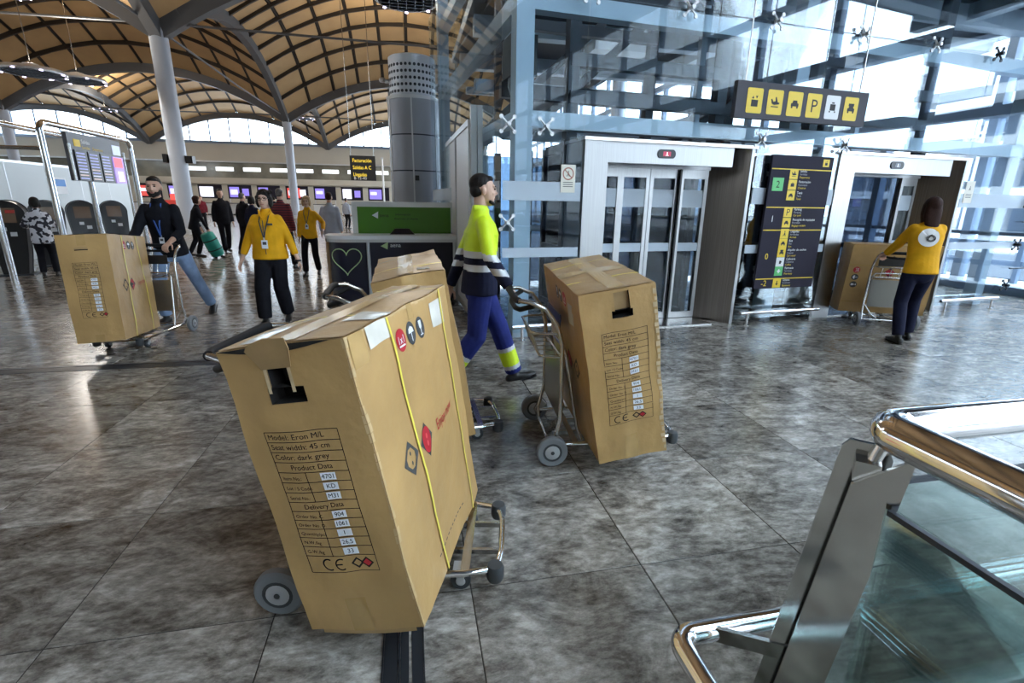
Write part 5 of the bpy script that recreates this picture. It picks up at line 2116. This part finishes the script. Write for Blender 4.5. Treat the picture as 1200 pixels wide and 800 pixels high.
for j in range(5):
    for k in range(34):
        a = 2 * PI * k / 34
        z = 3.66 + j * .12
        M = Matrix.Translation((.468 * math.cos(a), .468 * math.sin(a), z)) @ Matrix.Rotation(a, 4, 'Z') @ Matrix.Rotation(PI / 2, 4, 'Y')
        hol.lathe([(.030, .0), (.030, .006)], 8, M)
o = hol.build('nozzles', MT['steeldark'], tw_)
o['kind'] = 'stuff'
for a in (R(185), R(-5)):
    MB().lathe([(.05, 0), (.07, .05), (.05, .08)], 12, Matrix.Translation((.60 * math.cos(a), .60 * math.sin(a), 3.86))).box(.5 * math.cos(a) - .06, .5 * math.cos(a) + .06, -.02, .02, 3.86, 3.9).build('spotlight', MT['alu'], tw_, 40)
MB().box(-.02, .06, -rr_ - .05, -rr_ - .005, 1.95, 2.05).build('sensor_box', MT['black'], tw_)

# pale partition with a tall post next to the lift enclosure
pn_ = thing('partition_screen', 'pale grey framed partition screen with a tall white post behind the worker', 'partition', (.845, 6.3, 0))
MB().box(-.07, .0, -.05, .05, 0, 2.63).box(.008, .07, -.05, .05, 0, 2.63).build('post', MT['white'], pn_)
for (a, b) in (((-.07, .05), (-.11, 1.35)), ((-.11, 1.38), (-.15, 2.7))):
    d = V((b[0] - a[0], b[1] - a[1], 0)).normalized()
    z1 = 2.45
    fr_ = MB()
    fr_.bar((a[0], a[1], .05), (a[0], a[1], z1), .06, .06, (1, 0, 0))
    fr_.bar((b[0], b[1], .05), (b[0], b[1], z1), .06, .06, (1, 0, 0))
    fr_.bar((a[0], a[1], z1), (b[0], b[1], z1), .06, .07)
    fr_.bar((a[0], a[1], .1), (b[0], b[1], .1), .06, .07)
    q = fr_.build('frame', MT['alu'], pn_)
    MB().bar((a[0], a[1] + .03, 1.27), (b[0], b[1] - .03, 1.27), .02, 2.3).build('panel', MT['white'], q)

# flight information board on tubular frames
fb = thing('flight_board', 'flight information board with columns of screens on bent steel tube frames', 'display board', (-6.3, 10.8, 0))
for dx, r_, z in ((0, .055, 2.80), (-.95, .055, 2.80)):
    p = [(dx, 0, 0), (dx, 0, z - .18)]
    for k in range(1, 7):
        a = R(180 - 90 * k / 6)
        p.append((dx, .18 + .18 * math.cos(a), z - .18 + .18 * math.sin(a)))
    for k in range(0, 7):
        a = R(90 - 90 * k / 6)
        p.append((dx, 2.82 + .18 * math.cos(a), z - .18 + .18 * math.sin(a)))
    p.append((dx, 3.0, 0))
    MB().tube(p, r_, 14).build('tube_frame', MT['chrome'], fb, 50)
for y in (.0, 3.0):
    MB().tube([(0, y, 2.35), (-.95, y, 2.35)], .035, 10).build('tie_tube', MT['steel'], fb, 50)
MB().box(-.02, .05, .62, 2.45, 1.83, 2.72).build('board', mat('board_grey', (.10, .10, .11), .4), fb)
MB().tube([(.06, .62, 1.83), (.06, .62, 2.5)], .025, 8).build('edge_tube', MT['steel'], fb, 50)
MB().tube([(.06, 2.5, .0), (.06, 2.5, 2.5)], .025, 8).build('edge_tube', MT['steel'], fb, 50)
for k in range(3):
    y0 = .74 + k * .42
    s_ = MB().box(.05, .075, y0, y0 + .37, 1.84, 2.40).build('screen', MT['black'], fb)
    rw = MB()
    for j in range(9):
        rw.box(.0755, .077, y0 + .03, y0 + .30, 1.87 + j * .058, 1.895 + j * .058, (j + k) % 3 if j < 4 else 0)
    rw.build('flight_rows', [MT['row_blue'], MT['row_pink'], MT['row_white']] if 'row_blue' in MT else [MT.setdefault('row_blue', mat('screen_blue', (.2, .2, .4), .4, emit=(.35, .38, .75), estr=.55)), MT.setdefault('row_pink', mat('screen_sand', (.4, .3, .3), .4, emit=(.55, .42, .38), estr=.5)), MT.setdefault('row_white', mat('screen_white', (.4, .4, .5), .4, emit=(.55, .55, .72), estr=.5))], s_)
s_ = MB().box(.05, .075, 2.02, 2.42, 1.83, 2.38).build('screen', mat('advert_purple', (.3, .2, .5), .4, emit=(.42, .30, .75), estr=.7), fb)
MB().box(.0755, .077, 2.04, 2.36, 2.16, 2.36).build('advert_picture', mat('advert_red', (.7, .1, .15), .4, emit=(.85, .12, .18), estr=.7), s_)
MB().box(.0755, .077, 2.12, 2.34, 1.87, 2.08).build('advert_picture', mat('advert_white', (.7, .7, .8), .4, emit=(.8, .75, .95), estr=.7), s_)
lt = MB().box(.051, .056, .80, 1.0, 2.47, 2.60).build('departures_pictogram', YEL, fb)
g = MB()
add_text(g, 'Salidas', .105, lambda x, y: V((.054, 1.04 + x, 2.54 + y)))
g.build('white_lettering', MT['signwhite'], fb)
for s_, y_ in (('Sortides', 1.04), ('Departures', 1.38)):
    g = MB()
    add_text(g, s_, .085, lambda x, y: V((.054, y_ + x, 2.44 + y)), sx=.9)
    g.build('yellow_lettering', YEL, fb)
MB().box(.051, .06, 2.10, 2.40, 2.42, 2.62).build('clock', mat('clock_face', (.45, .5, .6), .4, emit=(.6, .7, .9), estr=.5), fb)

# check-in kiosks
def kiosk(x, y, rz, label, first=[None]):
    if first[0] is None:
        t = thing('check_in_kiosk', label, 'kiosk', (x, y, 0), rz, 'self service check-in kiosks')
        # leaning rounded slab, front faces +x
        def slab(x0, x1, w, zt, lean, inset=0):
            q = []
            for k in range(13):
                a = PI * k / 12
                q.append((math.cos(a) * w, zt - w * .9 + math.sin(a) * w * .9))
            q = [(w * .62, .0)] + [(w * .8, .4)] + q + [(-w * .8, .4), (-w * .62, 0)]
            return q
        q = slab(0, 0, .30, 1.44, 0)
        M = Matrix(((0, -math.sin(R(14)), 1, 0), (1, 0, 0, 0), (0, 1, 0, 0), (0, 0, 0, 1)))
        M = Matrix(((0, -.14, 1, .02), (1, 0, 0, 0), (0, 1, 0, 0), (0, 0, 0, 1)))
        MB().prism(q, .22, M).build('housing', MT['black'], t, 30)
        q2 = [(a * 1.05, b * 1.012) for a, b in slab(0, 0, .30, 1.44, 0)]
        M2 = Matrix(((0, -.14, 1, -.005), (1, 0, 0, 0), (0, 1, 0, 0), (0, 0, 0, 1)))
        MB().prism(q2, .025, M2).build('back_shell', MT['steeldark'], t, 30)
        def plate(y0, y1, z0, z1, name, m_, d=.242):
            MB().hexa([(d - .14 * z0, y0, z0), (d - .14 * z0, y1, z0), (d - .14 * z0 - .004, y1, z0), (d - .14 * z0 - .004, y0, z0),
                       (d - .14 * z1, y0, z1), (d - .14 * z1, y1, z1), (d - .14 * z1 - .004, y1, z1), (d - .14 * z1 - .004, y0, z1)]).build(name, m_, t)
        plate(-.16, .16, 1.02, 1.30, 'touch_screen', MT['kscreen'])
        plate(-.10, -.01, .86, .93, 'card_slot', MT['sticker'])
        plate(.03, .13, .76, .84, 'boarding_pass_slot', MT['sticker'])
        MB().box(-.16, .30, -.27, .27, 0, .03).build('base_plate', MT['steeldark'], t)
        first[0] = t
    else:
        t = copy_tree(first[0])
        t.location = (x, y, 0)
        t.rotation_euler = (0, 0, rz)
        t['label'] = label
    return t


MT['kscreen'] = mat('kiosk_screen', (.10, .07, .05), .15, emit=(.25, .16, .10), estr=.1)
kiosk(-7.75, 11.75, R(-72), 'black check-in kiosk at the left picture edge, nearest of the row')
kiosk(-8.0, 13.3, R(-62), 'black check-in kiosk right behind the patterned coat')
kiosk(-8.0, 14.6, R(-58), 'third black check-in kiosk from the left picture edge')
kiosk(-8.05, 16.1, R(-58), 'fourth black check-in kiosk, beside the bearded man')
k0 = [o for o in COL.objects if o.name.startswith('check_in_kiosk')][0]
MB().box(-.02, .10, -.14, .06, 0, .02).build('base_edge', MT['steeldark'], k0)
g = MB()
g.hexa([(.10, .02, 1.20), (.10, .16, 1.20), (.09, .16, 1.20), (.09, .02, 1.20), (.085, .02, 1.26), (.085, .16, 1.26), (.08, .16, 1.26), (.08, .02, 1.26)])
g.build('red_notice', MT['redplastic'], k0)
# white partition wall behind the kiosks
wk = tag(MB().box(-9.5, -9.3, 10.5, 19.8, 0, 2.30).build('wall_kiosk', MT['wallwhite']), 'glossy white partition wall behind the check-in kiosks', 'wall', kind='structure')
for k in range(6):
    MB().box(-9.302, -9.295, 11.6 + k * 1.4, 11.62 + k * 1.4, 0, 2.3).build('joint', MT['alu'], wk)
MB().box(-9.52, -9.28, 10.5, 19.8, 2.30, 2.36).build('coping', MT['alu'], wk)
# yellow banner stand between frame and kiosk
t = thing('banner_stand', 'narrow yellow banner stand beside the steel tube frame', 'banner', (-7.4, 12.6, 0), R(-60))
MB().box(-.16, .16, -.01, .01, .25, 1.95).build('banner', mat('banner_yellow', (.42, .30, .03), .6, 0, .1, 3), t)
MB().box(-.14, .14, -.012, -.0105, 1.55, 1.62).box(-.14, .14, -.012, -.0105, 1.45, 1.50).build('banner_print', MT['ink'], t)
MB().box(-.2, .2, -.12, .12, 0, .03).tube([(0, .012, .03), (0, .012, 1.95)], .012, 8).build('stand', MT['alu'], t)
# blue head-height sign on the white wall
t = thing('wall_sign', 'small blue and white sign above the kiosks', 'sign', (-9.26, 16.2, 0))
MB().box(-.02, .0, -.28, .28, 1.60, 2.02).build('plate', MT['sticker'], t)
MB().box(.0005, .002, -.24, .24, 1.80, 1.98).build('blue_field', mat('sign_blue', (.12, .32, .75), .5), t)

# teal suitcase
t = thing('suitcase', 'teal soft suitcase tipped on its wheels next to the traveller in dark clothes', 'suitcase', (-5.12, 14.55, 0), R(30))
sc = MB()
sc.sweep([(.10, 0, .09), (.06, 0, .20), (-.06, 0, .52), (-.10, 0, .64)], [(.20, .15), (.235, .17), (.235, .17), (.20, .15)], (0, 1, 0), 20, cap0=.04, cap1=.04)
sc.build('shell', MT['teal'], t, 50)
for z in (.24, .48):
    c0 = V((.06 - .12 * (z - .20) / .32, 0, z))
    ax = V((-.12, 0, .32)).normalized()
    b2 = ax.cross(V((0, 1, 0)))
    MB().tube([c0 + V((0, 1, 0)) * .238 * math.cos(2 * PI * k / 20) + b2 * .173 * math.sin(2 * PI * k / 20) for k in range(20)], .014, 6, True).build('strap', MT['blackm'], t, 50)
mb = MB()
for y in (-.08, .08):
    mb.tube([(-.11, y, .66), (-.20, y, .93)], .010, 6)
mb.tube([(-.20, -.09, .93), (-.20, .09, .93)], .014, 8)
mb.build('pull_handle', MT['alu'], t)
for s in (-1, 1):
    MB().lathe([(.035, -.015), (.035, .015)], 14, Matrix.Translation((.02, s * .12, .035)) @ Matrix.Rotation(PI / 2, 4, 'X')).build('wheel', MT['rubber'], t, 30)
    MB().lathe([(.035, -.015), (.035, .015)], 14, Matrix.Translation((.20, s * .12, .035)) @ Matrix.Rotation(PI / 2, 4, 'X')).build('wheel', MT['rubber'], t, 30)

# check-in desks along the back
MT['scr_v'] = mat('desk_screen_violet', (.2, .15, .4), .4, emit=(.30, .24, .85), estr=.9)
MT['scr_w'] = mat('desk_screen_white', (.7, .7, .75), .4, emit=(.85, .85, .95), estr=.9)
MT['scr_r'] = mat('desk_screen_red', (.5, .05, .05), .4, emit=(.75, .10, .08), estr=.8)


def desk(x, y, label, k):
    t = thing('check_in_desk', label, 'desk', (x, y, 0), 0, 'check-in desks along the back wall')
    MB().box(-1.0, 1.0, -.45, .45, .12, 1.12).build('front', MT['white'], t)
    MB().box(-1.04, 1.04, -.5, .5, 1.12, 1.18).build('worktop', MT['steeldark'], t)
    MB().box(-.95, .95, -.40, .40, 0, .12).build('plinth', MT['black'], t)
    MB().box(-1.1, 1.1, .9, 1.0, 1.6, 2.95).build('header_panel', MT['darkpanel'], t)
    MB().box(-1.05, -.98, .9, 1.0, 0, 1.6).box(.98, 1.05, .9, 1.0, 0, 1.6).build('header_post', MT['alu'], t)
    s_ = MB().box(-.95, -.05 if k % 3 else .3, .86, .9, 1.75, 2.75).build('screen', MT[('scr_v', 'scr_w', 'scr_v', 'scr_v', 'scr_r')[k % 5]], t)
    MB().box(-.85, -.2, .852, .86, 2.2 - .2 * (k % 2), 2.5).build('screen_rows', MT['scr_w'], s_)
    if k % 2:
        MB().box(.25, .85, .86, .9, 1.9, 2.6).build('screen', MT['scr_w' if k % 4 == 1 else 'scr_v'], t)
    return t


ordn = ['first', 'second', 'third', 'fourth', 'fifth', 'sixth', 'seventh', 'eighth', 'ninth', 'tenth', 'eleventh', 'twelfth', 'thirteenth', 'fourteenth', 'fifteenth', 'sixteenth']
for k in range(14):
    desk(-36 + k * 2.75, 56.0, 'white check-in desk with lit screens by the back wall, %s from the left' % ordn[k], k)

# suspended yellow lettered sign
t = thing('gate_sign', 'dark hanging sign with three rows of yellow lettering left of the air tower', 'sign', (-1.72, 22, 0))
MB().box(-.50, .50, -.05, .05, 2.34, 3.30).build('board', MT['blackm'], t)
g = MB()
for k, s in enumerate(('Facturación', 'Salidas A C', 'Llegadas')):
    add_text(g, s, .20, lambda x, y, k=k: V((-.40 + x, -.052, 3.05 - k * .27 + y)), sx=.8)
g.build('yellow_lettering', mat('sign_lit_yellow', (.9, .65, .05), .4, emit=(.95, .68, .06), estr=.8), t)
g = MB()
add_text(g, 'B 12-40', .16, lambda x, y: V((-.38 + x, -.052, 2.38 + y)))
g.build('white_lettering', MT['signwhite'], t)
for x in (-.45, .45):
    MB().tube([(x, 0, 3.3), (x, 0, 12.9)], .012, 6).build('hanger_rod', MT['steel'], t)
t = thing('lamp_post', 'thin white post beside the yellow lettered hanging sign', 'post', (-.95, 22, 0))
MB().lathe([(.12, 0), (.12, .03), (.04, .05), (.04, 3.2)], 12).build('shaft', MT['white'], t, 40)
MB().box(-.05, .05, -.05, .05, 3.2, 3.26).build('cap', MT['alu'], t)
# bag drop booth in red and black near the column
t = thing('bag_drop_booth', 'red topped black booth with two yellow squares at the foot of the near column', 'booth', (-11.3, 28.6, 0))
MB().box(-.75, .75, -.3, .3, 0, .95).build('cabinet', MT['black'], t)
MB().box(-.62, .62, -.25, .25, .95, 1.45).build('red_top', MT['redplastic'], t)
MB().box(-.48, -.16, -.31, -.30, .45, .75).box(.18, .5, -.31, -.30, .45, .75).build('yellow_square', YEL, t)
MB().box(-.3, .3, -.2, .2, 1.45, 1.75).build('lit_sign', MT['scr_r'], t)


# ------------------------------------------------------------------ suspended luminaires
def luminaire(x, y, z, label, power, rod=True):
    t = thing('ring_luminaire', label, 'lamp', (x, y, z), 0, 'suspended round luminaires')
    MB().lathe([(.93, .0), (.95, .05), (.90, .14), (.86, .14), (.86, .0)], 36).build('housing_ring', MT['alu'], t, 40)
    MB().lathe([(.86, .03), (.86, .04)], 36).build('diffuser', MT['lamp_glow'], t)
    lv = MB()
    for k in range(7):
        q = -.75 + k * .25
        w = math.sqrt(.86 ** 2 - q * q)
        lv.box(q - .012, q + .012, -w, w, -.01, .028)
        lv.box(-w, w, q - .012, q + .012, -.01, .028)
    lv.build('louvre', MT['mullion'], t)
    for k in range(8):
        a = 2 * PI * k / 8
        MB().lathe([(.05, -.02), (.05, .0)], 10, Matrix.Translation((.93 * math.cos(a), .93 * math.sin(a), 0))).build('spot_lamp', MT['spot_glow'], t)
    MB().lathe([(.3, .14), (.22, .30), (.05, .34)], 24).build('canopy', MT['alu'], t, 40)
    MB().tube([(0, 0, .34), (0, 0, 14.0 - z)], .015, 6).build('suspension_rod', MT['steel'], t)
    ld = bpy.data.lights.new('lamp_light', 'AREA')
    ld.shape = 'DISK'
    ld.size = 1.6
    ld.energy = power
    ld.color = (1.0, .93, .84)
    lo = bpy.data.objects.new('lamp_light', ld)
    COL.objects.link(lo)
    lo.parent = t
    lo.location = (0, 0, -.03)
    lu = bpy.data.lights.new('lamp_uplight', 'AREA')
    lu.shape = 'DISK'
    lu.size = 1.6
    lu.energy = power * .9
    lu.color = (1.0, .90, .74)
    lo = bpy.data.objects.new('lamp_uplight', lu)
    COL.objects.link(lo)
    lo.parent = t
    lo.location = (0, 0, .40)
    lo.rotation_euler = (PI, 0, 0)
    return t


MT['lamp_glow'] = mat('lamp_glow', (.9, .9, .95), .4, emit=(.75, .82, 1.0), estr=2.2)
MT['spot_glow'] = mat('spot_glow', (.9, .9, 1), .4, emit=(.80, .70, 1.0), estr=5)
LP = LAMP_POWER
LA, LB = aty(38, 86, 22.0), aty(92, 95, 25.5)
luminaire(.22, 17.0, 7.25, 'round suspended luminaire above the air tower', LP)
luminaire(LA.x, 22.0, LA.z, 'round suspended luminaire at the upper left, nearer one', LP * .6)
luminaire(LB.x, 25.5, LB.z, 'round suspended luminaire at the upper left, farther one', LP * .6)
luminaire(.2, 36.0, 10.2, 'round suspended luminaire deep in the main vault', LP * 1.3)
luminaire(-21, 36.0, 12.2, 'round suspended luminaire deep in the left vault', LP * 1.3)
luminaire(-24, 14.0, 9.8, 'round suspended luminaire beyond the left picture edge', LP)
luminaire(-10, 58.0, 9.6, 'round suspended luminaire over the check-in desks', LP * 1.3)
luminaire(-28, 58.0, 9.6, 'round suspended luminaire over the left check-in desks', LP * 1.3)
